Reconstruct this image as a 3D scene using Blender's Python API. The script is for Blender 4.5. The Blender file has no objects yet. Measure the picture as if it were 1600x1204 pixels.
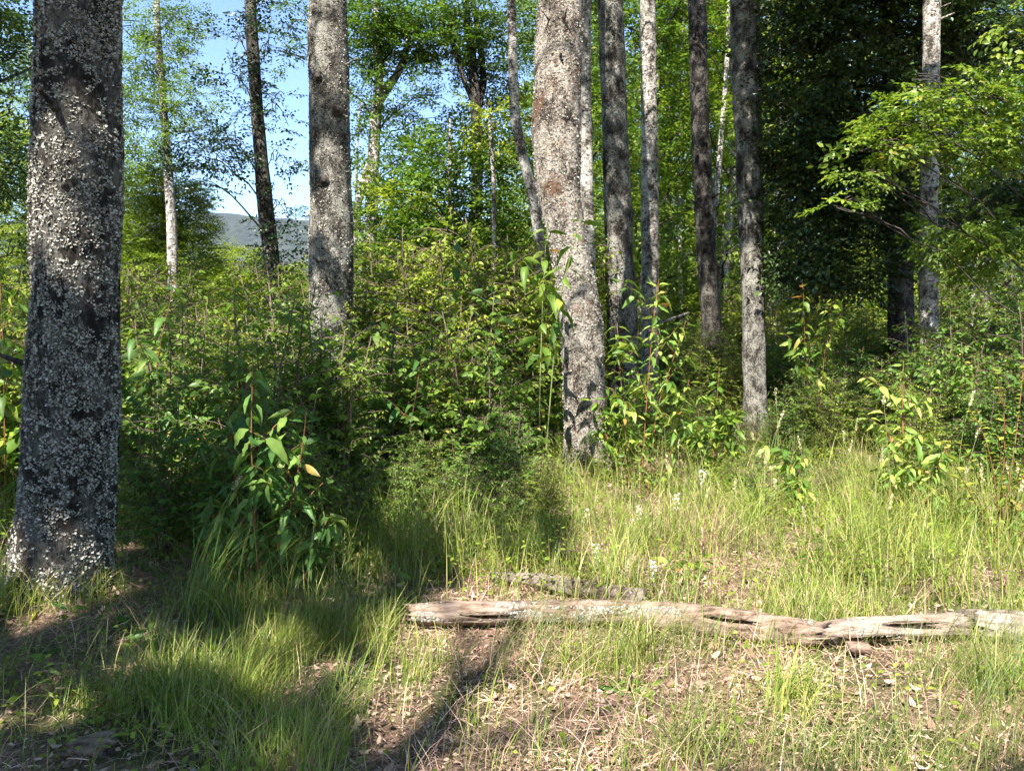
import bpy, math
import numpy as np

# ------------------------------------------------------------------ camera, sky, sun, exposure
SC = bpy.context.scene
COL = SC.collection
R = math.radians
FPX, CX, CY, CAMZ = 1232.0, 800.0, 602.0, 1.5
PITCH = math.atan(72 / FPX)
SUN_AZ, SUN_EL = R(200.0), R(50.0)          # compass azimuth (0 = +Y, clockwise) and elevation: behind the camera, to its left
SUN = np.array([math.sin(SUN_AZ) * math.cos(SUN_EL), math.cos(SUN_AZ) * math.cos(SUN_EL), math.sin(SUN_EL)])

cam_d = bpy.data.cameras.new('camera')
cam = bpy.data.objects.new('camera', cam_d)
COL.objects.link(cam)
cam.location = (0, 0, CAMZ)
cam.rotation_euler = (math.pi / 2 - PITCH, 0, 0)
cam_d.sensor_width = 36.0
cam_d.lens = 36.0 * FPX / 1600.0
cam_d.clip_start, cam_d.clip_end = 0.05, 9000
SC.camera = cam

world = bpy.data.worlds.new('World')
SC.world = world
world.use_nodes = True
wn = world.node_tree
sky = wn.nodes.new('ShaderNodeTexSky')
sky.sky_type = 'NISHITA'
sky.sun_disc = False
sky.sun_elevation, sky.sun_rotation = SUN_EL, SUN_AZ
sky.air_density, sky.dust_density, sky.ozone_density = 1.0, 0.1, 5.0
bg = wn.nodes['Background']
bg.inputs['Strength'].default_value = 0.09
wn.links.new(sky.outputs[0], bg.inputs[0])

sun_d = bpy.data.lights.new('sun', 'SUN')
sun_d.energy, sun_d.angle, sun_d.color = 5.0, R(0.53), (1.0, 0.95, 0.86)
sun = bpy.data.objects.new('sun', sun_d)
COL.objects.link(sun)
sun.rotation_euler = (math.pi / 2 - SUN_EL, 0, -SUN_AZ + math.pi)
sun.location = (0, 0, 30)

vs = SC.view_settings
vs.view_transform, vs.look, vs.gamma, vs.use_curve_mapping = 'Standard', 'None', 1.0, False
vs.exposure = 1.9
cy = SC.cycles
cy.max_bounces, cy.diffuse_bounces, cy.glossy_bounces, cy.transmission_bounces = 6, 4, 1, 4
cy.caustics_reflective = cy.caustics_refractive = False
cy.use_adaptive_sampling, cy.adaptive_threshold = True, 0.03
cy.transparent_max_bounces = 4
cy.use_denoising = True
cy.sample_clamp_indirect = 6.0

rng = np.random.default_rng(11)
U = rng.uniform


# ------------------------------------------------------------------ picture <-> place
def P(px, py, Y):
    """the point that stands Y metres ahead on the line of sight through a picture point"""
    a, u = (px - CX) / FPX, -(py - CY) / FPX
    c, s = math.cos(PITCH), math.sin(PITCH)
    d = np.array([a, c + s * u, -s + c * u])
    return np.array([0, 0, CAMZ]) + d * (Y / d[1])


def ground_z(x, y):
    x, y = np.asarray(x, float), np.asarray(y, float)
    z = 0.035 * np.sin(x * 0.9 + 1.3) * np.cos(y * 0.7) + 0.02 * np.sin(x * 2.1 + y * 1.7)
    z = z + 0.10 * np.exp(-((x + 2.45) ** 2 + (y - 4.6) ** 2) / 0.7)
    return z * np.clip(1.5 - y / 60, 0.2, 1)


def on_ground(x, y):
    return np.array([x, y, float(ground_z(x, y))])


# ------------------------------------------------------------------ numeric helpers
LAT = np.random.default_rng(3).random((32, 32, 32))


def vnoise(p):
    i = np.floor(p).astype(int)
    f = p - i
    f = f * f * (3 - 2 * f)
    out = 0
    for dx in (0, 1):
        for dy in (0, 1):
            for dz in (0, 1):
                w = (f[:, 0] if dx else 1 - f[:, 0]) * (f[:, 1] if dy else 1 - f[:, 1]) * (f[:, 2] if dz else 1 - f[:, 2])
                out = out + w * LAT[(i[:, 0] + dx) % 32, (i[:, 1] + dy) % 32, (i[:, 2] + dz) % 32]
    return out


def fbm(p, o=3):
    s, a, t = 0, 1.0, 0
    for k in range(o):
        s = s + a * vnoise(p * 2 ** k + 7.3 * k)
        t += a
        a *= 0.5
    return s / t


def nrm(v):
    return v / np.maximum(np.linalg.norm(v, axis=-1, keepdims=True), 1e-9)


def frames(d, up):
    """rotation matrices whose columns are (along d, side, normal near up)"""
    x = nrm(d)
    y = nrm(np.cross(up, x))
    z = np.cross(x, y)
    return np.stack([x, y, z], axis=-1)


def stamp(tv, tf, pos, rot, scale):
    """copies of a small template: tv (k,3), tf (m,3|4)"""
    n, k = len(pos), len(tv)
    scale = np.asarray(scale, float)
    sv = tv[None] * (scale[:, None, None] if scale.ndim == 1 else scale[:, None, :])
    V = np.einsum('nij,nkj->nki', rot, sv) + pos[:, None, :]
    F = tf[None] + (np.arange(n) * k)[:, None, None]
    return V.reshape(-1, 3), F.reshape(-1, tf.shape[1])


class MB:
    def __init__(self):
        self.v, self.f, self.n = [], [], 0

    def add(self, V, *Fs):
        self.v.append(np.asarray(V, float))
        for F in Fs:
            if len(F):
                self.f.append(np.asarray(F, int) + self.n)
        self.n += len(V)

    def mesh(self, name, mat, origin=(0, 0, 0), smooth=False):
        me = bpy.data.meshes.new(name)
        V = (np.concatenate(self.v) if self.v else np.zeros((0, 3))) - np.asarray(origin, float)
        loops = np.concatenate([f.ravel() for f in self.f]) if self.f else np.zeros(0, int)
        tot = np.concatenate([np.full(len(f), f.shape[1]) for f in self.f]) if self.f else np.zeros(0, int)
        st = np.concatenate([[0], np.cumsum(tot)[:-1]]) if len(tot) else tot
        me.vertices.add(len(V))
        me.vertices.foreach_set('co', V.astype(np.float32).ravel())
        me.loops.add(len(loops))
        me.loops.foreach_set('vertex_index', loops.astype(np.int32))
        me.polygons.add(len(tot))
        me.polygons.foreach_set('loop_start', st.astype(np.int32))
        if smooth:
            me.polygons.foreach_set('use_smooth', np.ones(len(tot), bool))
        me.update(calc_edges=True)
        if mat:
            me.materials.append(mat)
        return me

    def obj(self, name, mat, parent=None, origin=(0, 0, 0), smooth=False, **props):
        o = bpy.data.objects.new(name, self.mesh(name, mat, origin, smooth))
        COL.objects.link(o)
        if parent is not None:
            o.parent = parent
        else:
            o.location = origin
        for k, v in props.items():
            o[k] = v
        return o


def thing(name, label, cat, loc, group=None):
    o = bpy.data.objects.new(name, None)
    o.empty_display_size = 0.2
    COL.objects.link(o)
    o.location = loc
    o['label'], o['category'] = label, cat
    if group:
        o['group'] = group
    return o


def copy_thing(root, loc, rz, scale, label=None, group=None):
    r = root.copy()
    COL.objects.link(r)
    r.location, r.rotation_euler, r.scale = loc, (0, 0, rz), (scale[0], scale[0], scale[1])
    if label:
        r['label'] = label
    if group:
        r['group'] = group
    for ch in list(root.children):
        c = ch.copy()
        COL.objects.link(c)
        c.parent = r
    return r


def tube(pts, rad, seg=6, cap=True, disp=None):
    pts, rad = np.asarray(pts, float), np.asarray(rad, float)
    m = len(pts)
    t = nrm(np.gradient(pts, axis=0))
    ref = np.array([1.0, 0, 0]) if abs(t[:, 0]).mean() < 0.8 else np.array([0, 0, 1.0])
    s = nrm(ref[None] - (t @ ref)[:, None] * t)
    b = np.cross(t, s)
    a = np.linspace(0, 2 * np.pi, seg, endpoint=False)
    dirs = s[:, None] * np.cos(a)[None, :, None] + b[:, None] * np.sin(a)[None, :, None]
    rr = np.broadcast_to(rad[:, None], (m, seg)).copy()
    if disp is not None:
        rr = rr + disp(pts, dirs, rr, a)
    V = (pts[:, None] + dirs * rr[..., None]).reshape(-1, 3)
    i, j = np.meshgrid(np.arange(m - 1), np.arange(seg), indexing='ij')
    jn = (j + 1) % seg
    F = np.stack([i * seg + j, i * seg + jn, (i + 1) * seg + jn, (i + 1) * seg + j], -1).reshape(-1, 4)
    T = np.zeros((0, 3), int)
    if cap:
        V = np.concatenate([V, pts[:1], pts[-1:]])
        k = np.arange(seg)
        T = np.concatenate([np.stack([(k + 1) % seg, k, np.full(seg, m * seg)], -1),
                            np.stack([(m - 1) * seg + k, (m - 1) * seg + (k + 1) % seg, np.full(seg, m * seg + 1)], -1)])
    return V, F, T


def bend(a, b, sag, n=6):
    t = np.linspace(0, 1, n)[:, None]
    return np.asarray(a) * (1 - t) + np.asarray(b) * t + np.array([0, 0, 1.0]) * (sag * 4 * t * (1 - t))


# ------------------------------------------------------------------ materials
def nodes(name):
    m = bpy.data.materials.new(name)
    m.use_nodes = True
    nt = m.node_tree
    return m, nt, nt.nodes['Principled BSDF'], nt.nodes['Material Output']


def ramp(nt, fac, stops):
    r = nt.nodes.new('ShaderNodeValToRGB')
    el = r.color_ramp.elements
    while len(el) < len(stops):
        el.new(0.5)
    for e, (p, c) in zip(el, stops):
        e.position = p
        e.color = (*c, 1)
    nt.links.new(fac, r.inputs[0])
    return r.outputs[0]


def noise(nt, scale, detail=4, vec=None, rough=0.6, stretch=None, dist=0.0):
    n = nt.nodes.new('ShaderNodeTexNoise')
    n.inputs['Scale'].default_value, n.inputs['Detail'].default_value = scale, detail
    n.inputs['Roughness'].default_value, n.inputs['Distortion'].default_value = rough, dist
    tc = nt.nodes.new('ShaderNodeTexCoord')
    src = tc.outputs['Object']
    if stretch:
        mp = nt.nodes.new('ShaderNodeMapping')
        mp.inputs['Scale'].default_value = stretch
        nt.links.new(src, mp.inputs[0])
        src = mp.outputs[0]
    nt.links.new(src, n.inputs['Vector'])
    return n


def bump(nt, height, strength, dist, bsdf):
    b = nt.nodes.new('ShaderNodeBump')
    b.inputs['Strength'].default_value, b.inputs['Distance'].default_value = strength, dist
    nt.links.new(height, b.inputs['Height'])
    nt.links.new(b.outputs[0], bsdf.inputs['Normal'])


def leaf_mat(name, stops, trans=0.35, tcol=(1.25, 1.3, 0.6), rough=0.45, spec=0.35, per_object=False):
    m, nt, p, out = nodes(name)
    geo = nt.nodes.new('ShaderNodeNewGeometry')
    src = geo.outputs['Random Per Island']
    if per_object:
        oi = nt.nodes.new('ShaderNodeObjectInfo')
        src = oi.outputs['Random']
    col = ramp(nt, src, stops)
    n = noise(nt, 2.3, 2)
    hs = nt.nodes.new('ShaderNodeHueSaturation')
    mr = nt.nodes.new('ShaderNodeMapRange')
    mr.inputs['From Min'].default_value, mr.inputs['From Max'].default_value = 0.3, 0.7
    mr.inputs['To Min'].default_value, mr.inputs['To Max'].default_value = 0.75, 1.25
    nt.links.new(n.outputs['Fac'], mr.inputs['Value'])
    oi2 = nt.nodes.new('ShaderNodeObjectInfo')
    m2 = nt.nodes.new('ShaderNodeMapRange')
    m2.inputs['To Min'].default_value, m2.inputs['To Max'].default_value = 0.78, 1.22
    nt.links.new(oi2.outputs['Random'], m2.inputs['Value'])
    mm = nt.nodes.new('ShaderNodeMath')
    mm.operation = 'MULTIPLY'
    nt.links.new(mr.outputs[0], mm.inputs[0])
    nt.links.new(m2.outputs[0], mm.inputs[1])
    m3 = nt.nodes.new('ShaderNodeMapRange')
    m3.inputs['To Min'].default_value, m3.inputs['To Max'].default_value = 0.515, 0.475
    nt.links.new(oi2.outputs['Random'], m3.inputs['Value'])
    nt.links.new(m3.outputs[0], hs.inputs['Hue'])
    nt.links.new(mm.outputs[0], hs.inputs['Value'])
    nt.links.new(col, hs.inputs['Color'])
    nt.links.new(hs.outputs[0], p.inputs['Base Color'])
    p.inputs['Roughness'].default_value = rough
    p.inputs['Specular IOR Level'].default_value = spec
    tr = nt.nodes.new('ShaderNodeBsdfTranslucent')
    mul = nt.nodes.new('ShaderNodeMix')
    mul.data_type, mul.blend_type = 'RGBA', 'MULTIPLY'
    mul.inputs[0].default_value = 1.0
    nt.links.new(hs.outputs[0], mul.inputs[6])
    mul.inputs[7].default_value = (*tcol, 1)
    nt.links.new(mul.outputs[2], tr.inputs['Color'])
    mx = nt.nodes.new('ShaderNodeMixShader')
    mx.inputs[0].default_value = trans
    nt.links.new(p.outputs[0], mx.inputs[1])
    nt.links.new(tr.outputs[0], mx.inputs[2])
    nt.links.new(mx.outputs[0], out.inputs['Surface'])
    return m


def bark_mat(name, dark, mid, pale, lo=0.45, hi=0.62, scale=28, red=None, stretch=(1, 1, 0.55), bs=0.9, pits=0, blot=1.3):
    m, nt, p, out = nodes(name)
    n1 = noise(nt, scale, 6, rough=0.68, stretch=stretch, dist=0.4)
    n2 = noise(nt, 6.5, 4, rough=.6, stretch=(1, 1, .6))
    add = nt.nodes.new('ShaderNodeMath')
    add.operation = 'MULTIPLY_ADD'
    nt.links.new(n2.outputs['Fac'], add.inputs[0])
    add.inputs[1].default_value = blot
    nt.links.new(n1.outputs['Fac'], add.inputs[2])
    sub = nt.nodes.new('ShaderNodeMath')
    sub.operation = 'SUBTRACT'
    sub.inputs[1].default_value = blot * .5
    nt.links.new(add.outputs[0], sub.inputs[0])
    col = ramp(nt, sub.outputs[0], [(max(lo - 0.14, 0), dark), (lo, mid), (hi, pale), (min(hi + 0.14, 1), tuple(min(1, c * 1.2) for c in pale))])
    if red:
        n3 = noise(nt, 1.9, 4, rough=0.7)
        f = ramp(nt, n3.outputs['Fac'], [(0.56, (0, 0, 0)), (0.66, (.85, .85, .85))])
        mx = nt.nodes.new('ShaderNodeMix')
        mx.data_type = 'RGBA'
        nt.links.new(f, mx.inputs[0])
        nt.links.new(col, mx.inputs[6])
        mx.inputs[7].default_value = (*red, 1)
        col = mx.outputs[2]
    if pits:                                     # dark pits and cracks between the bark plates
        n4 = noise(nt, pits, 8, rough=0.75, stretch=(1, 1, 1.5) if stretch[2] > .5 else (1, 1, 1.2), dist=1.2)
        f4 = ramp(nt, n4.outputs['Fac'], [(0.42, (1, 1, 1)), (0.49, (0, 0, 0))])
        mx = nt.nodes.new('ShaderNodeMix')
        mx.data_type = 'RGBA'
        nt.links.new(f4, mx.inputs[0])
        nt.links.new(col, mx.inputs[6])
        mx.inputs[7].default_value = (*dark, 1)
        col = mx.outputs[2]
        ad = nt.nodes.new('ShaderNodeMath')
        nt.links.new(n1.outputs['Fac'], ad.inputs[0])
        nt.links.new(n4.outputs['Fac'], ad.inputs[1])
        bump(nt, ad.outputs[0], 1.0, 0.04, p)
    nt.links.new(col, p.inputs['Base Color'])
    p.inputs['Roughness'].default_value = 0.92
    p.inputs['Specular IOR Level'].default_value = 0.2
    if not pits:
        bump(nt, n1.outputs['Fac'], bs, 0.02, p)
    return m


def plain(name, stops, scale=12, rough=0.85, island=False, bs=0.0):
    m, nt, p, out = nodes(name)
    if island:
        g = nt.nodes.new('ShaderNodeNewGeometry')
        fac = g.outputs['Random Per Island']
    else:
        n = noise(nt, scale, 5)
        fac = n.outputs['Fac']
        if bs:
            bump(nt, fac, bs, 0.02, p)
    nt.links.new(ramp(nt, fac, stops), p.inputs['Base Color'])
    p.inputs['Roughness'].default_value = rough
    p.inputs['Specular IOR Level'].default_value = 0.25
    return m


M = {}
M['leaf_mid'] = leaf_mat('leaf_mid', [(0, (0.065, 0.135, 0.018)), (0.5, (0.105, 0.19, 0.026)), (0.95, (0.17, 0.25, 0.035)), (1, (0.28, 0.22, 0.05))], 0.4)
M['leaf_yellow'] = leaf_mat('leaf_yellow', [(0, (0.13, 0.20, 0.022)), (0.6, (0.20, 0.27, 0.03)), (1, (0.29, 0.33, 0.055))], 0.45)
M['leaf_bough'] = leaf_mat('leaf_bough', [(0, (0.075, 0.145, 0.02)), (0.5, (0.14, 0.225, 0.03)), (0.95, (0.24, 0.31, 0.045)), (1, (0.34, 0.27, 0.06))], 0.45)
M['leaf_sun_tint'] = leaf_mat('leaf_sun_tint', [(0, (0.11, 0.20, 0.034)), (0.6, (0.18, 0.28, 0.05)), (0.97, (0.26, 0.34, 0.075)), (1, (0.36, 0.22, 0.07))], 0.4, per_object=True)  # sapling green lightened so the sun's glow sits in the colour
M['leaf_dark'] = leaf_mat('leaf_dark', [(0, (0.014, 0.034, 0.010)), (0.6, (0.026, 0.058, 0.015)), (1, (0.05, 0.09, 0.024))], 0.15, rough=0.32, spec=0.5)  # dark evergreen green, lowered further to paint deep shade and backlit sprays
M['leaf_blue_shade'] = leaf_mat('leaf_blue_shade', [(0, (0.035, 0.08, 0.025)), (0.6, (0.06, 0.12, 0.032)), (1, (0.10, 0.165, 0.045))], 0.3)  # leaf green darkened and blued: shade painted into the crowns
M['leaf_shrub'] = leaf_mat('leaf_shrub', [(0, (0.075, 0.15, 0.024)), (0.6, (0.12, 0.215, 0.034)), (0.975, (0.18, 0.28, 0.045)), (1, (0.32, 0.2, 0.05))], 0.42)
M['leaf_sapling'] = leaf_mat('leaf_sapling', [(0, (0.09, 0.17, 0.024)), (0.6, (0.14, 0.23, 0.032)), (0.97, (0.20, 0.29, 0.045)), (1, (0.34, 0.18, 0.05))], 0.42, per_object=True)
M['leaf_shade'] = leaf_mat('leaf_shade', [(0, (0.06, 0.135, 0.026)), (0.7, (0.09, 0.18, 0.036)), (0.98, (0.13, 0.22, 0.045)), (1, (0.34, 0.2, 0.04))], 0.33, per_object=True)  # darker copy of the sapling green, shade put into the colour
M['grass'] = leaf_mat('grass', [(0, (0.10, 0.175, 0.026)), (0.45, (0.17, 0.245, 0.04)), (0.75, (0.27, 0.30, 0.07)), (1, (0.42, 0.36, 0.17))], 0.35)
M['sedge'] = leaf_mat('sedge', [(0, (0.06, 0.10, 0.02)), (0.6, (0.10, 0.14, 0.03)), (1, (0.18, 0.15, 0.06))], 0.2)
M['seed'] = plain('seed', [(0, (0.24, 0.22, 0.10)), (0.5, (0.38, 0.35, 0.19)), (1, (0.52, 0.49, 0.32))], island=True)
M['dry'] = plain('dry', [(0, (0.19, 0.112, 0.082)), (0.5, (0.42, 0.265, 0.195)), (1, (0.60, 0.44, 0.34))], island=True)
M['litter'] = plain('litter', [(0, (0.14, 0.08, 0.055)), (0.5, (0.32, 0.20, 0.14)), (1, (0.50, 0.37, 0.28))], island=True)
M['lichen'] = plain('lichen', [(0, (0.12, 0.11, 0.09)), (0.5, (0.32, 0.30, 0.255)), (1, (0.52, 0.50, 0.44))], island=True)
M['lichen_grey'] = plain('lichen_grey', [(0, (0.14, 0.13, 0.11)), (0.6, (0.27, 0.26, 0.23)), (1, (0.40, 0.40, 0.36))], island=True)
M['stem_red'] = plain('stem_red', [(0.3, (0.14, 0.055, 0.03)), (0.7, (0.24, 0.12, 0.05))], 20)
M['stem_green'] = plain('stem_green', [(0.3, (0.11, 0.14, 0.04)), (0.7, (0.2, 0.22, 0.08))], 20)
M['stem_brown'] = plain('stem_brown', [(0.3, (0.07, 0.05, 0.035)), (0.7, (0.16, 0.12, 0.085))], 20)
M['twig'] = plain('twig', [(0.35, (0.03, 0.024, 0.02)), (0.65, (0.075, 0.06, 0.05))], 15)
M['petal'] = plain('petal', [(0.0, (0.62, 0.62, 0.55)), (1, (0.8, 0.8, 0.74))], island=True)
M['dead_leaf'] = plain('dead_leaf', [(0.3, (0.24, 0.10, 0.05)), (0.7, (0.42, 0.22, 0.11))], 9)
M['bark_near'] = bark_mat('bark_near', (0.012, 0.010, 0.008), (0.03, 0.025, 0.021), (0.10, 0.092, 0.08), 0.48, 0.66, 60)
M['bark_grey'] = bark_mat('bark_grey', (0.025, 0.021, 0.018), (0.14, 0.125, 0.105), (0.32, 0.305, 0.265), 0.45, 0.60, 62, pits=20)
M['bark_main'] = bark_mat('bark_main', (0.025, 0.02, 0.017), (0.24, 0.195, 0.16), (0.45, 0.40, 0.345), 0.42, 0.55, 66, red=(0.17, 0.085, 0.045), pits=24)
M['bark_pale'] = bark_mat('bark_pale', (0.05, 0.042, 0.035), (0.25, 0.22, 0.19), (0.52, 0.49, 0.44), 0.42, 0.58, 26, stretch=(1, 1, 1.4), pits=11)
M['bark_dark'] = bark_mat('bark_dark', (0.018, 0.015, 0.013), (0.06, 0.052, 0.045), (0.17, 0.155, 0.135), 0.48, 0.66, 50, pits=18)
M['log'] = bark_mat('log', (0.04, 0.026, 0.02), (0.17, 0.115, 0.085), (0.31, 0.23, 0.18), 0.43, 0.64, 26, stretch=(0.3, 1.6, 1.6), bs=1.0, blot=.6)
M['log_pale'] = bark_mat('log_pale', (0.05, 0.035, 0.028), (0.22, 0.165, 0.13), (0.38, 0.31, 0.255), 0.43, 0.64, 26, stretch=(0.3, 1.6, 1.6), bs=1.0, blot=.6)
M['log_grey'] = bark_mat('log_grey', (0.05, 0.038, 0.03), (0.16, 0.12, 0.095), (0.33, 0.28, 0.24), 0.42, 0.62, 20, stretch=(0.4, 1.5, 1.5))
M['log_dark'] = bark_mat('log_dark', (0.025, 0.018, 0.014), (0.085, 0.062, 0.048), (0.2, 0.165, 0.135), 0.44, 0.66, 24, stretch=(0.4, 1.5, 1.5))
M['hill'] = plain('hill', [(0.38, (0.008, 0.012, 0.012)), (0.62, (0.032, 0.042, 0.034))], 0.07, 0.95)


def ground_mat():
    m, nt, p, out = nodes('forest_soil')
    n1, n2 = noise(nt, 38, 6, rough=0.75), noise(nt, 1.1, 3)
    c1 = ramp(nt, n1.outputs['Fac'], [(0.32, (0.07, 0.045, 0.032)), (0.5, (0.23, 0.15, 0.105)), (0.68, (0.42, 0.29, 0.21))])
    c2 = ramp(nt, n1.outputs['Fac'], [(0.35, (0.035, 0.045, 0.016)), (0.65, (0.13, 0.14, 0.05))])
    f = ramp(nt, n2.outputs['Fac'], [(0.47, (0, 0, 0)), (0.6, (1, 1, 1))])
    mx = nt.nodes.new('ShaderNodeMix')
    mx.data_type = 'RGBA'
    nt.links.new(f, mx.inputs[0])
    nt.links.new(c1, mx.inputs[6])
    nt.links.new(c2, mx.inputs[7])
    nt.links.new(mx.outputs[2], p.inputs['Base Color'])
    p.inputs['Roughness'].default_value = 0.95
    p.inputs['Specular IOR Level'].default_value = 0.15
    bump(nt, n1.outputs['Fac'], 1.0, 0.03, p)
    return m


M['soil'] = ground_mat()

# ------------------------------------------------------------------ the setting: ground and far hill
def sheet(xs, ys, zf):
    X, Y = np.meshgrid(xs, ys, indexing='ij')
    V = np.stack([X, Y, zf(X, Y)], -1).reshape(-1, 3)
    n, m = len(xs), len(ys)
    i, j = np.meshgrid(np.arange(n - 1), np.arange(m - 1), indexing='ij')
    F = np.stack([i * m + j, (i + 1) * m + j, (i + 1) * m + j + 1, i * m + j + 1], -1).reshape(-1, 4)
    return V, F


def grade(fine, step, far, n):
    return np.concatenate([-np.geomspace(far, fine + step, n), np.arange(-fine, fine + 1e-6, step), np.geomspace(fine + step, far, n)])


mb = MB()
mb.add(*sheet(grade(9, 0.2, 4500, 22), np.concatenate([-np.geomspace(4500, 3, 14), np.arange(-2.0, 16, 0.2), np.geomspace(16.5, 4500, 24)]),
              lambda x, y: ground_z(x, y) * (np.abs(x) < 60) * (np.abs(y) < 80)))
mb.obj('ground', M['soil'], smooth=True, kind='structure')

mb = MB()
hx, hy = np.linspace(-3200, 3200, 260), np.linspace(1500, 3300, 70)


def hill_z(x, y):
    t = (y - 1500) / 1800
    prof = np.sin(np.clip(t, 0, 1) * np.pi) ** 1.2
    crest = 300 + 40 * np.sin(x / 620 + 2.9) + 16 * np.sin(x / 190 + 1.0)
    q = np.stack([x.ravel() / 30, y.ravel() / 30, 0 * x.ravel()], -1)
    return prof * crest * 1.08 + 14 * (fbm(q, 3).reshape(x.shape) - 0.5) * prof - 2


mb.add(*sheet(hx, hy, hill_z))
mb.obj('hill', M['hill'], smooth=True, kind='structure')

# ------------------------------------------------------------------ leaf shapes
LEAF2_V = np.array([[0, 0, 0], [.45, .27, .07], [1, 0, -.08], [.45, -.27, .07]])
LEAF2_F = np.array([[0, 2, 1], [0, 3, 2]])
LEAF4_V = np.array([[0, 0, 0], [.35, .26, .05], [.7, .19, .0], [1, 0, -.16], [.7, -.19, .0], [.35, -.26, .05], [.38, 0, .0]])
LEAF4_F = np.array([[0, 6, 1], [1, 6, 2], [6, 3, 2], [0, 5, 6], [5, 4, 6], [6, 4, 3]])


def big_leaf(w=0.27, droop=0.3, fold=0.07, wave=0.02):
    xs = np.array([0, .1, .25, .42, .6, .78, .91, 1.0])
    hw = w * np.array([0.02, .55, .92, 1.0, .86, .55, .24, 0.0])
    z = -droop * xs ** 2
    V, F = [], []
    for i, (x, h, zz) in enumerate(zip(xs, hw, z)):
        k = wave * (1 if i % 2 else -1)
        V += [[x, h, zz + fold * h / w + k], [x, 0, zz], [x, -h, zz + fold * h / w - k]]
    for i in range(len(xs) - 1):
        a, b = 3 * i, 3 * i + 3
        F += [[a, b, b + 1, a + 1], [a + 1, b + 1, b + 2, a + 2]]
    V = np.array(V)
    V[:, 0] += 0.14
    V = np.concatenate([[[0, .012, 0.02], [0, -.012, 0.02]], V])      # the leaf stalk
    F = np.array(F) + 2
    return V, np.concatenate([F, [[0, 3, 3, 1]]])[:-1], np.array([[0, 1, 3]])


def leaf_mesh(name, mat, **k):
    b = MB()
    V, Q, T = big_leaf(**k)
    b.add(V, Q, T)
    return b.mesh(name, mat, smooth=True)


# ------------------------------------------------------------------ leaf sprays and crowns
def make_spray(r, leaf_v, leaf_f, length=0.5, ll=0.07, side=6, flat=0.35):
    base, d = [], []

    def twig(o, ang, L, n, z0):
        for k in range(n):
            t = (k + 0.6) / n
            p = o + np.array([math.cos(ang), math.sin(ang), 0]) * L * t + [0, 0, z0 - 0.22 * (L * t) ** 2 / length]
            sgn = 1 if k % 2 else -1
            a = ang + sgn * r.uniform(.5, 1.1) if k < n - 1 else ang
            base.append(p)
            d.append([math.cos(a), math.sin(a), r.normal(-.15, flat)])
    twig(np.zeros(3), 0, length, 7, 0)
    for k in range(side):
        t = 0.12 + 0.72 * k / side
        twig(np.array([length * t, 0, -0.1 * t * length]), (1 if k % 2 else -1) * r.uniform(.6, 1.0), length * (.62 - .35 * t), 5, r.normal(0, .02))
    base, d = np.array(base), np.array(d)
    up = np.array([0, 0, 1.0]) + r.normal(0, flat, (len(d), 3))
    V, F = stamp(leaf_v, leaf_f, base, frames(d, up), ll * r.uniform(.65, 1.2, len(d)))
    return V, F, len(d)


SPRAYS = [make_spray(np.random.default_rng(50 + i), LEAF2_V, LEAF2_F) for i in range(5)]
SPRAYS_FINE = [make_spray(np.random.default_rng(70 + i), LEAF4_V, LEAF4_F, 0.55, 0.10, 4) for i in range(4)]
NLEAF = SPRAYS[0][2]

# openings in the canopy: (point in the place, radius) from which the sun is seen
GAPS = []


def open_to_sun(pos, first=0.9):
    keep = np.ones(len(pos), bool)
    hi = np.nonzero(pos[:, 2] > 1.7 + .5 * np.maximum(pos[:, 1], 0))[0]      # only the canopy overhead opens
    if not len(hi):
        return keep
    e1 = nrm(np.cross(SUN, [0, 0, 1.0]))
    e2 = np.cross(SUN, e1)
    q = pos[hi]
    a, b, t = q @ e1, q @ e2, q @ SUN
    bad = np.zeros(len(hi), bool)
    for c, r in GAPS:
        ca, cb, ct = c @ e1, c @ e2, c @ SUN
        bad |= ((a - ca) ** 2 + (b - cb) ** 2 < (r + .04) ** 2) & (t - ct > first)
    keep[hi] = ~bad
    return keep


def foliage(mb, blobs, scale=1.0, sprays=SPRAYS, cull=True, hang=0.0):
    """blobs: (centre, (rx, ry, rz), count of sprays)"""
    pos, out = [], []
    for c, rad, n in blobs:
        u = nrm(rng.normal(0, 1, (n, 3)))
        q = u * rng.random(n)[:, None] ** 0.42
        pos.append(np.asarray(c) + q * np.asarray(rad))
        out.append(u)
    pos, out = np.concatenate(pos), np.concatenate(out)
    n = len(pos)
    d = out * [1, 1, .25] + rng.normal(0, .35, (n, 3)) * [1, 1, .6] + [0, 0, .05 - hang]
    up = np.array([0, 0, 1.0]) + rng.normal(0, .33, (n, 3))
    fr = frames(d, up)
    sc = scale * U(.7, 1.25, n)
    which = rng.integers(0, len(sprays), n)
    for i, (tv, tf, _) in enumerate(sprays):
        s = which == i
        if s.any():
            V, F = stamp(tv, tf, pos[s], fr[s], sc[s])
            if cull and GAPS:
                kv, kf = (4, 2) if tf.max() % 7 != 6 or len(tf) % 6 else (7, 6)
                mid = V.reshape(-1, kv, 3).mean(1)
                keep = open_to_sun(mid)
                F = F.reshape(-1, kf, F.shape[1])[keep].reshape(-1, F.shape[1])
            mb.add(V, F)


def px_blobs(lst, cover=1.5, scale=1.0):
    """(px, py, distance, half width px, half height px[, cover]) -> crown lobes with real places and sizes"""
    out = []
    for b in lst:
        px, py, Y, rx, ry = b[:5]
        cv = b[5] if len(b) > 5 else cover
        k = Y / FPX
        leaf = (0.07 * scale / k)
        n = (2.7 if Y < 12.5 else 4.1) * cv * math.pi * rx * ry / (0.17 * leaf ** 2)
        out.append((P(px, py, Y), (rx * k, max(rx * k * .8, .5), ry * k), max(3, int(n / NLEAF))))
    return out


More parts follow.
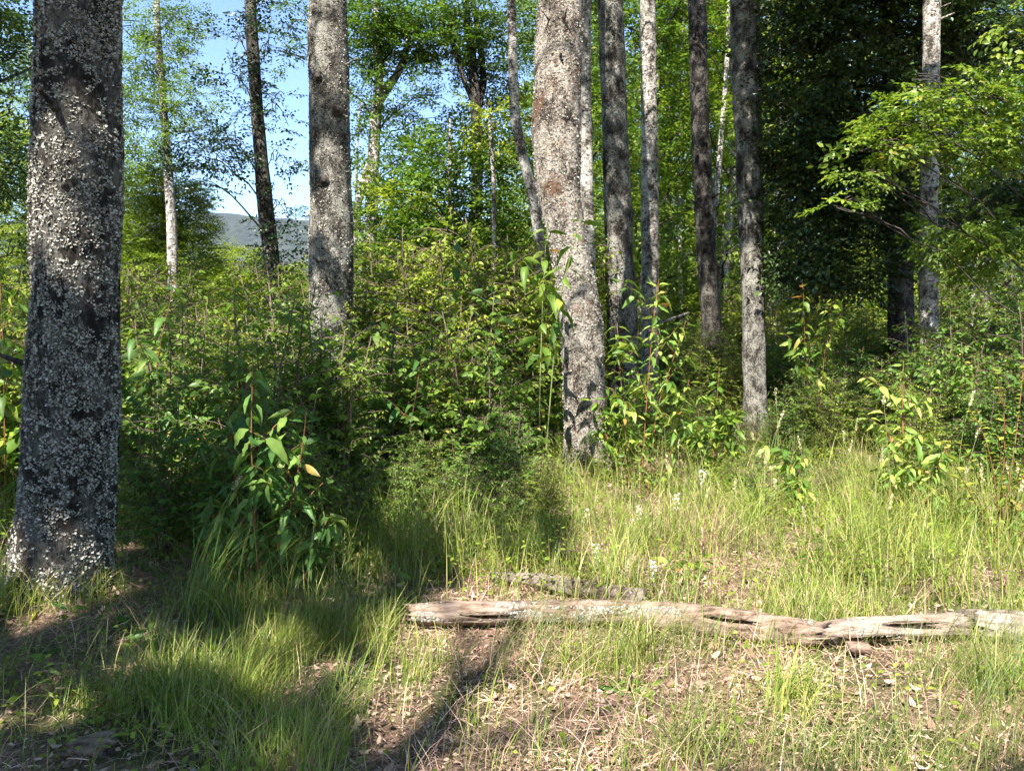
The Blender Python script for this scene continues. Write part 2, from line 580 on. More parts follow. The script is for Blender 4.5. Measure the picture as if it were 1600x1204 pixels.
# ------------------------------------------------------------------ trunks
def smooth_path(pts, rad, step):
    pts, rad = np.asarray(pts, float), np.asarray(rad, float)
    s = np.concatenate([[0], np.cumsum(np.linalg.norm(np.diff(pts, axis=0), axis=1))])
    q = np.arange(0, s[-1], step)
    o = np.stack([np.interp(q, s, pts[:, i]) for i in range(3)], -1)
    r = np.interp(q, s, rad)
    w = max(3, int(0.5 / step))
    ker = np.hanning(w + 2)[1:-1]
    ker /= ker.sum()
    pad = lambda a: np.concatenate([np.repeat(a[:1], w, 0), a, np.repeat(a[-1:], w, 0)])
    for i in range(3):
        lin = pad(o[:, i])
        o[:, i] = np.convolve(lin, ker, 'same')[w:-w]
    r = np.convolve(pad(r), ker, 'same')[w:-w]
    return o, r


def bark_disp(amp, flare=0.35, fz=0.25, vfreq=14, lump=0.05, base_z=0.0):
    def f(pts, dirs, rr, a):
        m, s = rr.shape
        p = (pts[:, None] + dirs * rr[..., None]).reshape(-1, 3)
        ridged = 1 - np.abs(2 * fbm(p * [vfreq, vfreq, vfreq * .4], 3) - 1)
        low = fbm(p * 1.7, 2) - .5
        d = (amp * (ridged - .6)).reshape(m, s) + rr * lump * 4 * low.reshape(m, s)
        z = (pts[:, 2] - base_z)[:, None]
        lob = 0.6 + 0.4 * np.cos(5 * a + 1.0)[None] * np.cos(2 * a)[None]
        return d + rr * flare * np.exp(-np.maximum(z, 0) / fz) * lob
    return f


def px_trunk(Y, pts, top=13.0, lean_top=None):
    """picture points (px, py, width) of a trunk at a distance -> centre line and radii, down into the soil and up to the top"""
    pts = sorted(pts, key=lambda q: -q[1])
    C = [P(px, py, Y) for px, py, w in pts]
    r = [w * Y / FPX / 2 * math.cos(math.atan((px - CX) / FPX)) for px, _, w in pts]
    g = float(ground_z(C[0][0], Y))
    d = nrm(C[1] - C[0])
    if C[0][2] > g - .1:
        k = (C[0][2] - g + .15) / max(d[2], .5)
        C.insert(0, C[0] - d * k)
        r.insert(0, r[0] * 1.06)
    d = nrm(C[-1] - C[-2])
    if lean_top is not None:
        d = nrm(np.array(lean_top))
    if C[-1][2] < top:
        L = (top - C[-1][2]) / d[2]
        C += [C[-1] + d * L * .5, C[-1] + d * L]
        r += [r[-1] * .72, r[-1] * .3]
    return np.array(C), np.array(r)


def lichen_flakes(mb, skin, seg, path, z0, z1, n, size, density=1.0):
    """small curled lichen lobes scattered over the bark, in clusters; skin: the trunk's own rings of points"""
    tv = np.array([[0, 0, 0], [.5, .42, .16], [1.0, .1, .32], [.55, -.45, .2], [.5, 0, .05]])
    tf = np.array([[0, 4, 1], [1, 4, 2], [2, 4, 3], [3, 4, 0]])
    m = len(path)
    g = skin[:m * seg].reshape(m, seg, 3)
    ok = np.nonzero((path[:, 2] > z0) & (path[:, 2] < z1))[0]
    i = rng.integers(ok[0], min(ok[-1], m - 2), n)
    j = rng.integers(0, seg, n)
    u, v = rng.random(n)[:, None], rng.random(n)[:, None]
    jn = (j + 1) % seg
    p = (g[i, j] * (1 - u) + g[i, jn] * u) * (1 - v) + (g[i + 1, j] * (1 - u) + g[i + 1, jn] * u) * v
    o = nrm(p - path[i])
    keep = (o[:, 1] < .35) & (.5 + .6 * (fbm(p * 5.0, 3) - .5) + 1.3 * (fbm(p * 27, 2) - .5) > 0.5 - .12 * density)
    p, o = p[keep], o[keep]
    k = len(p)
    t = nrm(np.cross(o, rng.normal(0, 1, (k, 3))))
    d = t + o * U(.05, .75, k)[:, None]
    mb.add(*stamp(tv, tf, p - o * .003, frames(d, o + rng.normal(0, .3, (k, 3))), size * U(.5, 1.5, k)))


# places the photograph shows in full sun: no leaf spray is grown between them and the sun
def gap(px, py, Y, r):
    GAPS.append((P(px, py, Y), r))


for py, r in ((20, .34), (110, .34), (190, .34), (270, .30), (340, .26), (410, .3), (480, .25), (560, .18), (690, .2)):
    gap(868 + max(0, py - 300) * .15, py, 8.5, r)
for px, py, Y, r in ((90, 310, 4.05, .07), (80, 210, 4.05, .08), (85, 375, 4.05, .09), (120, 130, 4.05, .05), (110, 850, 4.0, .1), (80, 925, 4.0, .12),
                     (110, 985, 4.0, .14), (200, 960, 4.4, .12), (385, 1060, 3.5, .06), (130, 1130, 3.1, .08), (30, 1150, 3.0, .06), (60, 1060, 3.3, .05),
                     (950, 440, 12.5, .4), (1012, 60, 15, .35), (1012, 150, 15, .35), (1175, 470, 13, .4), (1178, 560, 13, .4), (1178, 640, 13, .35),
                     (1010, 480, 7.5, .45), (1010, 560, 7.5, .5), (1000, 650, 7.5, .5), (1060, 600, 7.5, .5), (1130, 620, 8, .4),
                     (1400, 600, 6, .5), (1420, 700, 6, .5), (1400, 780, 6, .5), (1540, 640, 5.5, .45), (1500, 720, 5.5, .4), (1230, 730, 6.3, .4),
                     (1455, 60, 12, .3), (1270, 470, 10, .3), (1300, 540, 10, .3),
                     (690, 480, 9, .35), (760, 460, 9, .35), (620, 640, 8.5, .3), (640, 580, 8.5, .25), (720, 560, 8.5, .25),
                     (640, 430, 9.5, .4), (700, 400, 9.5, .4), (780, 400, 9.5, .4), (740, 480, 9.5, .3), (600, 480, 9.5, .3), (580, 560, 9, .2), (670, 640, 8, .25), (760, 620, 8, .2), (300, 520, 8, .3), (240, 470, 8.5, .3), (360, 560, 8, .2), (450, 560, 8, .2), (440, 470, 9, .3),
                     (20, 560, 6.5, .35), (20, 640, 6.5, .3), (15, 470, 6.5, .3), (405, 500, 12, .4),
                     (1400, 150, 9.5, .45), (1480, 180, 9.5, .45), (1360, 240, 9.5, .4), (1560, 150, 9.5, .45), (1320, 290, 9.5, .3), (1520, 250, 9.5, .4)):
    gap(px, py, Y, r)
for px, py, Y, r in ((940, 120, 23, 1.2), (1050, 80, 22, 1.4), (1050, 220, 22, 1.4), (1130, 160, 21, 1.3), (1060, 340, 21, 1.1), (1130, 330, 21, 1.2), (980, 300, 23, 1.1), (1210, 120, 24, 1.2),
                     (700, 280, 13, .8), (700, 380, 13, .8), (770, 200, 12, .5), (620, 40, 16, .9), (260, 320, 27, 2.5), (250, 120, 25, 2.2), (370, 440, 42, 3)):
    gap(px, py, Y, r)
# sunlit grass: (x, y, radius) on the ground
for x, y, r in ((1.0, 3.1, .4), (1.9, 3.4, .42), (.2, 3.6, .4), (1.0, 3.9, .45), (1.8, 4.1, .5), (2.5, 4.0, .5), (.0, 4.2, .35), (.75, 4.5, .45), (1.6, 4.8, .55), (2.5, 4.9, .55),
                (3.0, 5.6, .55), (1.0, 5.3, .5), (1.9, 5.8, .6), (1.0, 6.2, .5), (2.6, 6.5, .6), (1.8, 7.2, .5), (3.2, 7.3, .5), (.55, 7.2, .4), (2.6, 8.2, .5),
                (-.12, 2.9, .28), (.65, 3.35, .35), (-.35, 3.5, .22), (-.3, 2.75, .22), (3.6, 5.9, .4), (1.5, 3.6, .45), (.3, 2.85, .25), (.05, 3.2, .25), (-.55, 3.2, .16), (-.5, 3.9, .2)):
    GAPS.append((np.array([x, y, .05]), r))


fleck = np.random.default_rng(99)
for _ in range(330):                    # small openings: sun flecks on the thicket and the shaded grass
    yy = fleck.uniform(2.4, 12)
    xx = fleck.uniform(-.68, .12) * yy
    if yy < 5.2 and fleck.random() < .3:
        continue
    GAPS.append((np.array([xx, yy, fleck.uniform(0, 2.2) if yy > 4.6 else 0.1]), fleck.uniform(.05, .20) * (1 if yy > 4.6 else .5)))


for _ in range(150):                    # and on the front right grass
    yy = fleck.uniform(2.5, 5.2)
    GAPS.append((np.array([fleck.uniform(-.05, .68) * yy, yy, .1]), fleck.uniform(.04, .17)))


def bough(mb, a, b, r0, sag=.25):
    p = bend(a, b, sag, 7)
    p[1:-1] += rng.normal(0, .04 * np.linalg.norm(b - a) / 2, (5, 3))
    mb.add(*tube(p, np.linspace(r0, max(.006, r0 * .25), 7), 5))
    return p


def tree(name, label, Y, pts, bark, blobs=(), leaf='leaf_mid', seg=18, step=.12, amp=.012, top=13.0, group=None, scale=1.0, cover=1.5,
         crown=None, lean_top=None, extra_stems=(), flare=.35, cull=True, hang=0.0, cat='tree', sprays=SPRAYS, thick=1.0):
    C, r = px_trunk(Y, pts, top, lean_top)
    base = on_ground(C[0][0], Y)
    root = thing(name, label, cat, base, group)
    path, rad = smooth_path(C, r, step)
    mb = MB()
    skin = tube(path, rad, seg, disp=bark_disp(amp, flare, base_z=base[2]))
    mb.add(*skin)
    mb.obj('trunk', M[bark], root, base, smooth=True)
    for st in extra_stems:                     # forks: picture points of a second stem
        q = np.array([P(px, py, Y + dy) for px, py, w, dy in st])
        sp, sr = smooth_path(q, np.array([w * Y / FPX / 2 for _, _, w, _ in st]), .1)
        mb = MB()
        mb.add(*tube(sp, sr, 9, disp=bark_disp(amp * .6, 0)))
        mb.obj('limb', M[bark], root, base, smooth=True)
    if seg >= 24:                              # short dead stubs where lower limbs broke off
        for _ in range(int(U(4, 8))):
            k = int(np.argmin(np.abs(path[:, 2] - U(1.2, 1.5 + .43 * Y))))
            a, L = U(3.3, 6.1), U(.04, .16)
            d = np.array([math.cos(a), math.sin(a), U(.0, .7)])
            sb = MB()
            p0 = path[k] + d * [1, 1, 0] * rad[k] * .85
            sb.add(*tube(np.stack([p0, p0 + d * (L * .5 + .03), p0 + d * (L + .05)]), np.array([.024, .015, .009]) * U(.6, 1.2), 6))
            sb.obj('stub', M[bark], root, base, smooth=True)
    lobes = px_blobs(blobs, cover, scale)
    if crown:
        lobes += crown(path)
    if lobes:
        zt = path[:, 2]
        for c, rr, n in lobes:
            k = int(np.argmin(np.abs(zt - (c[2] - .45 * np.hypot(c[0] - path[0, 0], c[1] - path[0, 1]) - .3))))
            k = max(k, int(len(path) * .06))
            bm = MB()
            p = bough(bm, path[k], c, min(rad[k] * .4, thick * (.008 + .007 * np.linalg.norm(c - path[k]))))
            for _ in range(4):
                e = c + nrm(rng.normal(0, 1, 3)) * np.array(rr) * .75
                bough(bm, p[rng.integers(3, 6)], e, .008, .1)
            bm.obj('branch', M['twig'], root, base)
        mb = MB()
        foliage(mb, lobes, scale, sprays=sprays, cull=cull, hang=hang)
        mb.obj('crown', M[leaf], root, base)
    return root, path, skin[0]


def high_crown(n=7, spread=2.4, z0=7.0, z1=12.5, per=34, rr=1.3):
    def f(path):
        out = []
        for i in range(n):
            z = z0 + (z1 - z0) * (i + .5) / n
            c = np.array([np.interp(z, path[:, 2], path[:, 0]), np.interp(z, path[:, 2], path[:, 1]), z])
            a = i * 2.4 + U(0, .8)
            s = spread * (1 - .55 * (z - z0) / (z1 - z0))
            out.append((c + [math.cos(a) * s, math.sin(a) * s, 0], (rr, rr, rr * .6), per))
        return out
    return f


# ------------------------------------------------------------------ the trees one can tell apart
root, path, rad = tree('lichen_tree', 'thick nearest tree trunk crusted with grey lichen at the left', 4.3,
                       [(90, 960, 152), (94, 930, 148), (107, 800, 149), (113, 650, 146), (117, 500, 142), (122, 250, 133), (125, 0, 127)],
                       'bark_near', seg=110, step=.025, amp=.034, top=14, crown=high_crown(9, 2.8, 7.0, 13, 60), scale=1.5, flare=.42)
mb = MB()
lichen_flakes(mb, rad, 110, path, .1, 3.9, 100000, .013, .95)
mb.obj('lichen', M['lichen'], root, root.location, kind='stuff')

root, path, rad = tree('broadleaf_tree', 'straight grey trunk left of centre with a dark knot rising from the thicket', 9.0,
                       [(520, 690, 72), (518, 560, 70), (518, 450, 69), (516, 250, 63), (512, 0, 57)], 'bark_grey', seg=64, step=.04, amp=.014,
                       top=15, crown=high_crown(7, 2.4, 8.5, 14, 26), scale=1.5, flare=.2)
mb = MB()
lichen_flakes(mb, rad, 64, path, .8, 5.8, 22000, .014, .0)
mb.obj('lichen', M['lichen'], root, root.location, kind='stuff')
for kx, ky, kr in ((527, 172, 6), (505, 283, 7), (497, 120, 4)):   # knots where limbs broke off
    c = P(kx, ky, 9.0 - .24)
    mb = MB()
    k = kr * 9 / FPX
    mb.add(*tube(np.array([c + [0, .05, 0], c + [0, -.004, 0], c + [0, -.012, 0], c + [0, .004, 0]]), [k * 1.5, k * 1.3, k * .8, k * .2], 9))
    mb.obj('knot', M['twig'], root, root.location)

root, path, rad = tree('broadleaf_tree', 'big sunlit leaning trunk in the centre with rusty bark patches', 8.6,
                       [(915, 735, 66), (912, 690, 58), (913, 600, 66), (908, 500, 66), (892, 400, 58), (873, 300, 66), (868, 200, 73), (872, 100, 70), (876, 0, 66)],
                       'bark_main', seg=76, step=.035, amp=.017, top=15, crown=high_crown(9, 3.2, 8.5, 14, 46), scale=1.5, flare=.45)
mb = MB()
lichen_flakes(mb, rad, 76, path, .1, 5.6, 30000, .015, .35)
mb.obj('lichen', M['lichen'], root, root.location, kind='stuff')

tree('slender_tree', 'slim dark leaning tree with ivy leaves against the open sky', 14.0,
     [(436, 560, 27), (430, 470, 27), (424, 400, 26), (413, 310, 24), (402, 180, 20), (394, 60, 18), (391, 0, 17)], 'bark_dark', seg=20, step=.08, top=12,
     blobs=[(366, 60, 13.8, 16, 26, .7), (364, 125, 13.8, 18, 28, .8), (425, 80, 14, 18, 45, .35), (438, 170, 14, 22, 40, .3), (436, 260, 14, 18, 30, .35),
            (345, 215, 13.6, 34, 20, .7), (320, 245, 13.4, 40, 22, .8), (300, 280, 13.4, 36, 14, .6), (445, 330, 14, 20, 30, .45), (432, 390, 13.8, 18, 40, .6),
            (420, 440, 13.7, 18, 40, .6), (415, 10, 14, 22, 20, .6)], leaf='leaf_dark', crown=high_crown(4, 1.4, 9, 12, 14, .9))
tree('pale_tree', 'far pale trunked tree with airy yellow green crown beside the lichen tree', 25.0,
     [(272, 480, 17), (268, 350, 16), (262, 250, 14), (256, 180, 12), (248, 80, 11), (244, 0, 10)], 'bark_pale', seg=14, step=.15, top=13.5,
     blobs=[(235, 20, 25, 34, 26, .6), (265, 60, 25.3, 30, 30, .6), (218, 90, 25, 30, 30, .5), (275, 110, 25.4, 24, 26, .55), (228, 160, 25, 36, 28, .55),
            (298, 165, 25, 34, 22, .6), (315, 145, 25, 22, 18, .5), (220, 215, 25, 30, 26, .6), (290, 205, 25, 36, 18, .5), (245, 255, 25, 42, 22, .7), (300, 30, 25.5, 14, 30, .4), (205, 130, 25, 24, 60, .5), (212, 270, 25.5, 30, 40, .7), (330, 200, 25, 20, 16, .4)],
     leaf='leaf_mid', scale=1.25)
tree('forked_tree', 'pale forked tree behind the straight grey trunk with blue sky between its limbs', 16.0,
     [(580, 560, 20), (578, 400, 20), (580, 330, 19), (583, 250, 19), (588, 170, 17), (592, 140, 15), (590, 60, 12), (588, 0, 10)], 'bark_pale', seg=16, step=.1, top=10.5,
     extra_stems=[[(589, 165, 13, 0), (605, 140, 13, .1), (625, 110, 11, .2), (636, 75, 9, .3), (640, 20, 7, .4)],
                  [(556, 420, 12, -.1), (558, 320, 12, -.1), (572, 268, 11, 0), (582, 245, 10, 0)]],
     blobs=[(600, 20, 16, 50, 30, 1.1), (660, 30, 16, 45, 34, 1.0), (570, 70, 16, 26, 40, 1.0), (625, 75, 16.3, 50, 32, .9), (690, 70, 16, 34, 30, .8), (565, 130, 15.8, 18, 34, .9),
            (640, 165, 16, 38, 18, .5), (690, 150, 16.5, 34, 20, .45), (560, 200, 15.7, 16, 40, .6), (640, 250, 16.4, 40, 30, .42), (700, 230, 16.6, 36, 34, .42), (610, 320, 16, 26, 36, .6), (660, 330, 16, 34, 30, .6), (610, 200, 16.5, 30, 40, .35), (670, 190, 17, 40, 40, .35), (575, 20, 15.8, 30, 30, .8), (720, 20, 16, 30, 40, .7), (455, 30, 15, 26, 30, .7), (440, 80, 15, 20, 26, .4)],
     leaf='leaf_mid', scale=1.1, amp=.008)
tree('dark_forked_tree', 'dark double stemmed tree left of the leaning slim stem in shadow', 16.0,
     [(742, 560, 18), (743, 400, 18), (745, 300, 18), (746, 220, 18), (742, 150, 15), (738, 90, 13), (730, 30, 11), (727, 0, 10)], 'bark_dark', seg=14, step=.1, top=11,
     extra_stems=[[(744, 180, 11, 0), (756, 130, 11, .2), (750, 60, 9, .3), (738, 0, 8, .3), (730, -60, 6, .3)], [(742, 165, 8, 0), (722, 120, 8, -.2), (708, 70, 6, -.3), (700, 20, 5, -.4)]],
     blobs=[(750, 20, 16, 44, 26, .9), (790, 60, 16, 34, 44, .8), (765, 110, 16.4, 34, 34, .6), (705, 110, 16.5, 24, 30, .5), (800, 140, 16.5, 26, 36, .6), (780, 200, 16.5, 40, 24, .55), (810, 260, 16.5, 30, 40, .7)],
     leaf='leaf_blue_shade', scale=1.1, amp=.008)
tree('slender_tree', 'slim curved pale stem hugging the left side of the big centre trunk', 11.0,
     [(850, 560, 15), (847, 440, 15), (842, 370, 15), (832, 300, 16), (815, 240, 16), (804, 180, 16), (801, 80, 14), (799, 0, 13)], 'bark_pale', seg=16, step=.08, top=10,
     crown=high_crown(4, 1.2, 7, 10, 12, .8), amp=.006)
tree('slender_tree', 'slim half lit trunk touching the right side of the big centre trunk', 11.5,
     [(922, 640, 20), (921, 430, 20), (917, 300, 20), (914, 150, 19), (914, 0, 18)], 'bark_pale', seg=18, step=.08, top=12, crown=high_crown(4, 1.5, 8, 12, 12, 1), amp=.007)
tree('broadleaf_tree', 'mottled grey trunk right of centre, next right of the slim half lit trunk', 12.5,
     [(975, 660, 48), (972, 500, 46), (968, 400, 43), (961, 200, 40), (953, 0, 37)], 'bark_grey', seg=44, step=.06, amp=.014, top=14.5, crown=high_crown(6, 2.2, 9, 14, 8), scale=1.4)
tree('broadleaf_tree', 'narrow trunk right of centre with a white sunlit top and dark lower half', 15.0,
     [(1016, 620, 28), (1016, 420, 27), (1015, 250, 26), (1014, 170, 24), (1012, 0, 23)], 'bark_pale', seg=24, step=.08, top=14, crown=high_crown(5, 1.8, 10, 14, 8), scale=1.4)
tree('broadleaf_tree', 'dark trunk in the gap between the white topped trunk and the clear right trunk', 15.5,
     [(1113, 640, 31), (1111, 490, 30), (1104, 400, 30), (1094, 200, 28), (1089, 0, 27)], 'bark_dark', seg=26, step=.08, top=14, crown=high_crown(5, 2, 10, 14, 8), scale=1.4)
tree('broadleaf_tree', 'clear grey trunk at right centre with sunlit foot standing in grass', 13.0,
     [(1180, 675, 42), (1179, 600, 36), (1174, 400, 36), (1166, 200, 36), (1159, 0, 37)], 'bark_grey', seg=40, step=.06, amp=.012, top=14.5, crown=high_crown(6, 2.2, 9, 14, 8), scale=1.4, flare=.2)
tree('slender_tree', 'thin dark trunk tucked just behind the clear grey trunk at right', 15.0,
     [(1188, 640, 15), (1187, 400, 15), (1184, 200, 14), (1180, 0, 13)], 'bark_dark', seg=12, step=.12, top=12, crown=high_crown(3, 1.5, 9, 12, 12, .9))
tree('pale_tree', 'pale blotched trunk at the far right behind hanging green branches', 12.0,
     [(1452, 640, 32), (1451, 520, 31), (1450, 400, 30), (1454, 200, 29), (1456, 0, 27)], 'bark_pale', seg=24, step=.08, top=14.5, crown=high_crown(5, 2.2, 10, 14, 18), scale=1.4)
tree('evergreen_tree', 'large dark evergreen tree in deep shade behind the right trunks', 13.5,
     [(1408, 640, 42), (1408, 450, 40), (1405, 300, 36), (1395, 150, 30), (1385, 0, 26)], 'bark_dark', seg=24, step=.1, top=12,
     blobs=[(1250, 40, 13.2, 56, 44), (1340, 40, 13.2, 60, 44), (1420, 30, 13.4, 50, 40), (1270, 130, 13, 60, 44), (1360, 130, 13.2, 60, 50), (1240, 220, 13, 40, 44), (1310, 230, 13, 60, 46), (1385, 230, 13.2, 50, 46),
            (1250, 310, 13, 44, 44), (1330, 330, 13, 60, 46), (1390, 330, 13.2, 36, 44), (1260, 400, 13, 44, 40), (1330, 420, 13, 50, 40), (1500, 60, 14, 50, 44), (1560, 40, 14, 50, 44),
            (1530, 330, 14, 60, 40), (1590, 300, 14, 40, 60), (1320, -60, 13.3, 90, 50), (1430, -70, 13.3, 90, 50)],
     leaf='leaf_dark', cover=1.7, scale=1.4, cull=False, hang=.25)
tree('broadleaf_tree', 'leafy tree at the right edge with bright hanging green branches', 9.6,
     [(1690, 760, 40), (1680, 500, 36), (1665, 250, 34), (1660, 0, 30)], 'bark_grey', seg=20, step=.1, top=9,
     blobs=[(1420, 135, 9.5, 20, 16, 1.19), (1450, 165, 9.5, 34, 18, 1.19), (1400, 190, 9.4, 34, 18, 1.19), (1370, 235, 9.4, 36, 18, 1.02), (1330, 275, 9.3, 30, 12, 0.85), (1470, 215, 9.5, 44, 20, 1.02),
            (1540, 150, 9.6, 40, 26, 1.19), (1590, 200, 9.6, 40, 40, 1.19), (1530, 230, 9.6, 40, 24, 1.02), (1590, 110, 9.6, 36, 28, 1.19), (1590, 20, 9.2, 30, 18, 1.02),
            (1500, 360, 10, 46, 24, 1.36), (1560, 380, 10, 50, 34, 1.53), (1300, 320, 9.3, 24, 10, 1.02)],
     leaf='leaf_bough', scale=.8, hang=.2, sprays=SPRAYS_FINE, cover=1.0, thick=.35)
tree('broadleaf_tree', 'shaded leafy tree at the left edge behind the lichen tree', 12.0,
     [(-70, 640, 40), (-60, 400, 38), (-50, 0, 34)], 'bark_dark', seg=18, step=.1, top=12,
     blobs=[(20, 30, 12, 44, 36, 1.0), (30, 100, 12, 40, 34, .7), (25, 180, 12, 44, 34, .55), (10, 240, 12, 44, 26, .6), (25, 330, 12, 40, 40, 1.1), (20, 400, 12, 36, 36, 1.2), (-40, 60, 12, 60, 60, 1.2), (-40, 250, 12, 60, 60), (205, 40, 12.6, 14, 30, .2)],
     leaf='leaf_blue_shade', scale=1.1, crown=high_crown(5, 2.2, 8, 12, 22))
tree('broadleaf_tree', 'sunny bushy tree low behind the lichen tree at left', 27.0,
     [(262, 560, 12), (260, 380, 10), (256, 300, 7)], 'bark_pale', seg=10, step=.2, top=7.4,
     blobs=[(225, 300, 27, 40, 26), (270, 310, 27, 44, 28), (300, 350, 27, 28, 26), (230, 360, 27, 50, 34), (280, 400, 27, 50, 30), (230, 420, 27, 50, 40), (300, 450, 27, 60, 30)],
     leaf='leaf_yellow', scale=1.3, cover=1.6)
tree('broadleaf_tree', 'pale yellow green tree glowing under the distant hill', 42.0,
     [(376, 560, 10), (376, 430, 8)], 'bark_pale', seg=8, step=.3, top=4.6,
     blobs=[(372, 410, 42, 34, 24), (355, 450, 42, 34, 34), (395, 460, 42, 26, 34), (450, 445, 44, 30, 26), (470, 480, 44, 30, 30), (380, 500, 42, 50, 30)], leaf='leaf_yellow', scale=1.7, cover=1.7)
tree('young_tree', 'leafy young tree in front of the dark double stem, catching sun', 13.0,
     [(700, 660, 9), (703, 400, 7), (703, 230, 5), (703, 200, 3)], 'bark_pale', seg=8, step=.15, top=5.2,
     blobs=[(705, 235, 13, 30, 26, 1.0), (690, 285, 13, 44, 28, 1.1), (735, 300, 13, 40, 26, 1.0), (670, 340, 13, 44, 28), (730, 350, 13, 54, 30), (680, 400, 13, 60, 30), (760, 400, 13, 50, 34), (790, 340, 13, 36, 34, 1.0), (620, 390, 13.4, 44, 36, 1.2), (800, 420, 13, 40, 34), (640, 300, 13.6, 40, 34, .8), (600, 340, 13.6, 36, 34, .9), (580, 430, 13.6, 40, 34), (660, 450, 13.2, 60, 30), (800, 260, 13.4, 26, 34, .8), (600, 260, 13.8, 34, 34, .6), (660, 235, 13.8, 30, 30, .6), (745, 245, 13.2, 30, 30, .8)],
     leaf='leaf_mid', scale=1.15)
tree('young_tree', 'bright yellow green young tree with flat spray beside the dark double stem', 12.0,
     [(770, 660, 8), (772, 300, 6), (765, 190, 4)], 'bark_pale', seg=8, step=.15, top=4.9,
     blobs=[(765, 180, 12, 36, 14, 1.3), (775, 215, 12, 34, 18, .8), (630, 320, 12.6, 24, 24, .7)], leaf='leaf_yellow', scale=1.1)

# ------------------------------------------------------------------ background wood: a few kinds, copied
def wood_tree(h, w, leaf, bark, n, z0, scale, label, group):
    root = thing('wood_tree', label, 'tree', (0, 0, 0), group)
    z = np.linspace(-.2, h, 12)
    path = np.stack([.25 * np.sin(z * .35) + .02 * z, .2 * np.cos(z * .4), z], -1)
    rad = .16 * (1 - .85 * z / h) + .01
    mb = MB()
    mb.add(*tube(path, rad, 9))
    mb.obj('trunk', M[bark], root, smooth=True)
    lob, bm = [], MB()
    for i in range(n):
        zz = z0 + (h - z0) * (i + .5) / n
        f = (zz - z0) / (h - z0)
        a, s = i * 2.4, w * (1 - .75 * f) * U(.5, 1)
        c = np.array([math.cos(a) * s, math.sin(a) * s, zz])
        lob.append((c, (w * .42 * (1.1 - .5 * f), w * .42 * (1.1 - .5 * f), w * .27), int(46 / scale + 8)))
        k = int(np.argmin(np.abs(path[:, 2] - zz + .8)))
        bough(bm, path[k], c, .04)
    bm.obj('branch', M['twig'], root)
    mb = MB()
    foliage(mb, lob, scale, cull=False)
    mb.obj('crown', M[leaf], root)
    return root


g_wood = 'sunlit trees of the wood in the background'
l_wood = 'distant sunlit tree of the wood behind the tall trunks'
protos = [wood_tree(15, 3.0, 'leaf_yellow', 'bark_pale', 26, 1.5, 1.7, l_wood, g_wood),
          wood_tree(17, 3.4, 'leaf_mid', 'bark_pale', 28, 2.0, 1.8, l_wood, g_wood),
          wood_tree(12, 2.6, 'leaf_yellow', 'bark_grey', 22, 1.0, 1.7, l_wood, g_wood)]
spots = []
for px, Y in ((935, 24), (1005, 21), (1060, 25), (1130, 20.5), (1190, 26), (965, 33), (1040, 35), (1110, 33), (1170, 38), (1225, 30), (880, 30), (840, 36),
              (1250, 40), (1310, 33), (1380, 38), (1460, 30), (1530, 27), (1590, 33), (1640, 26), (1500, 42), (1420, 45), (1340, 48), (1080, 48), (1000, 50), (920, 46)):
    spots.append((px, Y, 1.0))
for px, Y, s in ((800, 40, .6), (750, 34, .5), (690, 44, .55), (640, 36, .48), (600, 48, .55), (560, 36, .42), (520, 50, .42), (230, 50, .5), (170, 40, .6), (60, 34, .8), (10, 28, .8), (-40, 36, .9), (110, 46, .7), (300, 60, .42), (460, 60, .32), (330, 75, .36), (420, 80, .34)):
    spots.append((px, Y, s))
used = [False] * 3
wood = []
for i, (px, Y, s) in enumerate(spots):
    k = i % 3 if s > .7 else (2, 0)[i % 2]
    x = (px - CX) / FPX * Y
    loc = (x, Y, float(ground_z(x, Y)) - .05)
    if not used[k]:
        used[k] = True
        protos[k].location, protos[k].rotation_euler, protos[k].scale = loc, (0, 0, U(0, 6)), (max(s, .55), max(s, .55), s)
        wood.append((px, Y, protos[k]))
    else:
        wood.append((px, Y, copy_thing(protos[k], loc, U(0, 6.2), (max(s, .55) * U(.9, 1.1), s * U(.92, 1.08)))))
ordinal = 'first second third fourth fifth sixth seventh eighth ninth tenth eleventh twelfth thirteenth fourteenth fifteenth sixteenth seventeenth eighteenth nineteenth twentieth'.split()
for cond, words in ((lambda q: q[0] >= 820 and q[1] < 36, 'sunlit tree of the wood right of the big centre trunk, counted from it'),
                    (lambda q: q[0] < 820 and q[1] < 45, 'lower background tree left of the big centre trunk, counted from the left')):
    for k, q in enumerate(sorted((q for q in wood if cond(q)), key=lambda q: q[0])):
        q[2]['label'] = ordinal[k] + ' ' + words
# thin pale stems deeper in the wood
pole, poles = None, []
for i, (px, Y, h) in enumerate(((1042, 24, 12), (1062, 22, 12), (1080, 27, 12), (1132, 23, 12), (990, 27, 12), (1150, 30, 12), (1205, 22, 11), (1213, 26, 11), (1522, 26, 10), (1572, 28, 10),
                             (1120, 19, 12), (566, 22, 8), (540, 25, 7))):
    x = (px - CX) / FPX * Y
    if pole is None:
        pole = thing('pole_tree', 'thin bare pale stem standing deep in the wood', 'tree', (x, Y, 0), 'thin stems deep in the wood')
        z = np.linspace(-.2, 12, 16)
        mb = MB()
        mb.add(*tube(np.stack([.12 * np.sin(z * .5), .1 * np.cos(z * .43), z], -1), np.linspace(.085, .03, 16), 8))
        mb.obj('trunk', M['bark_pale'], pole, smooth=True)
        for zz in (3.2, 4.5, 6, 7.5, 9):
            a = U(0, 6)
            bm = MB()
            bough(bm, np.array([.12 * math.sin(zz * .5), .1 * math.cos(zz * .43), zz]), np.array([math.cos(a) * 1.1, math.sin(a) * 1.1, zz + .7]), .018)
            bm.obj('branch', M['twig'], pole)
    else:
        poles.append((px, copy_thing(pole, (x, Y, 0), U(0, 6), (U(.7, 1.3), h / 12))))
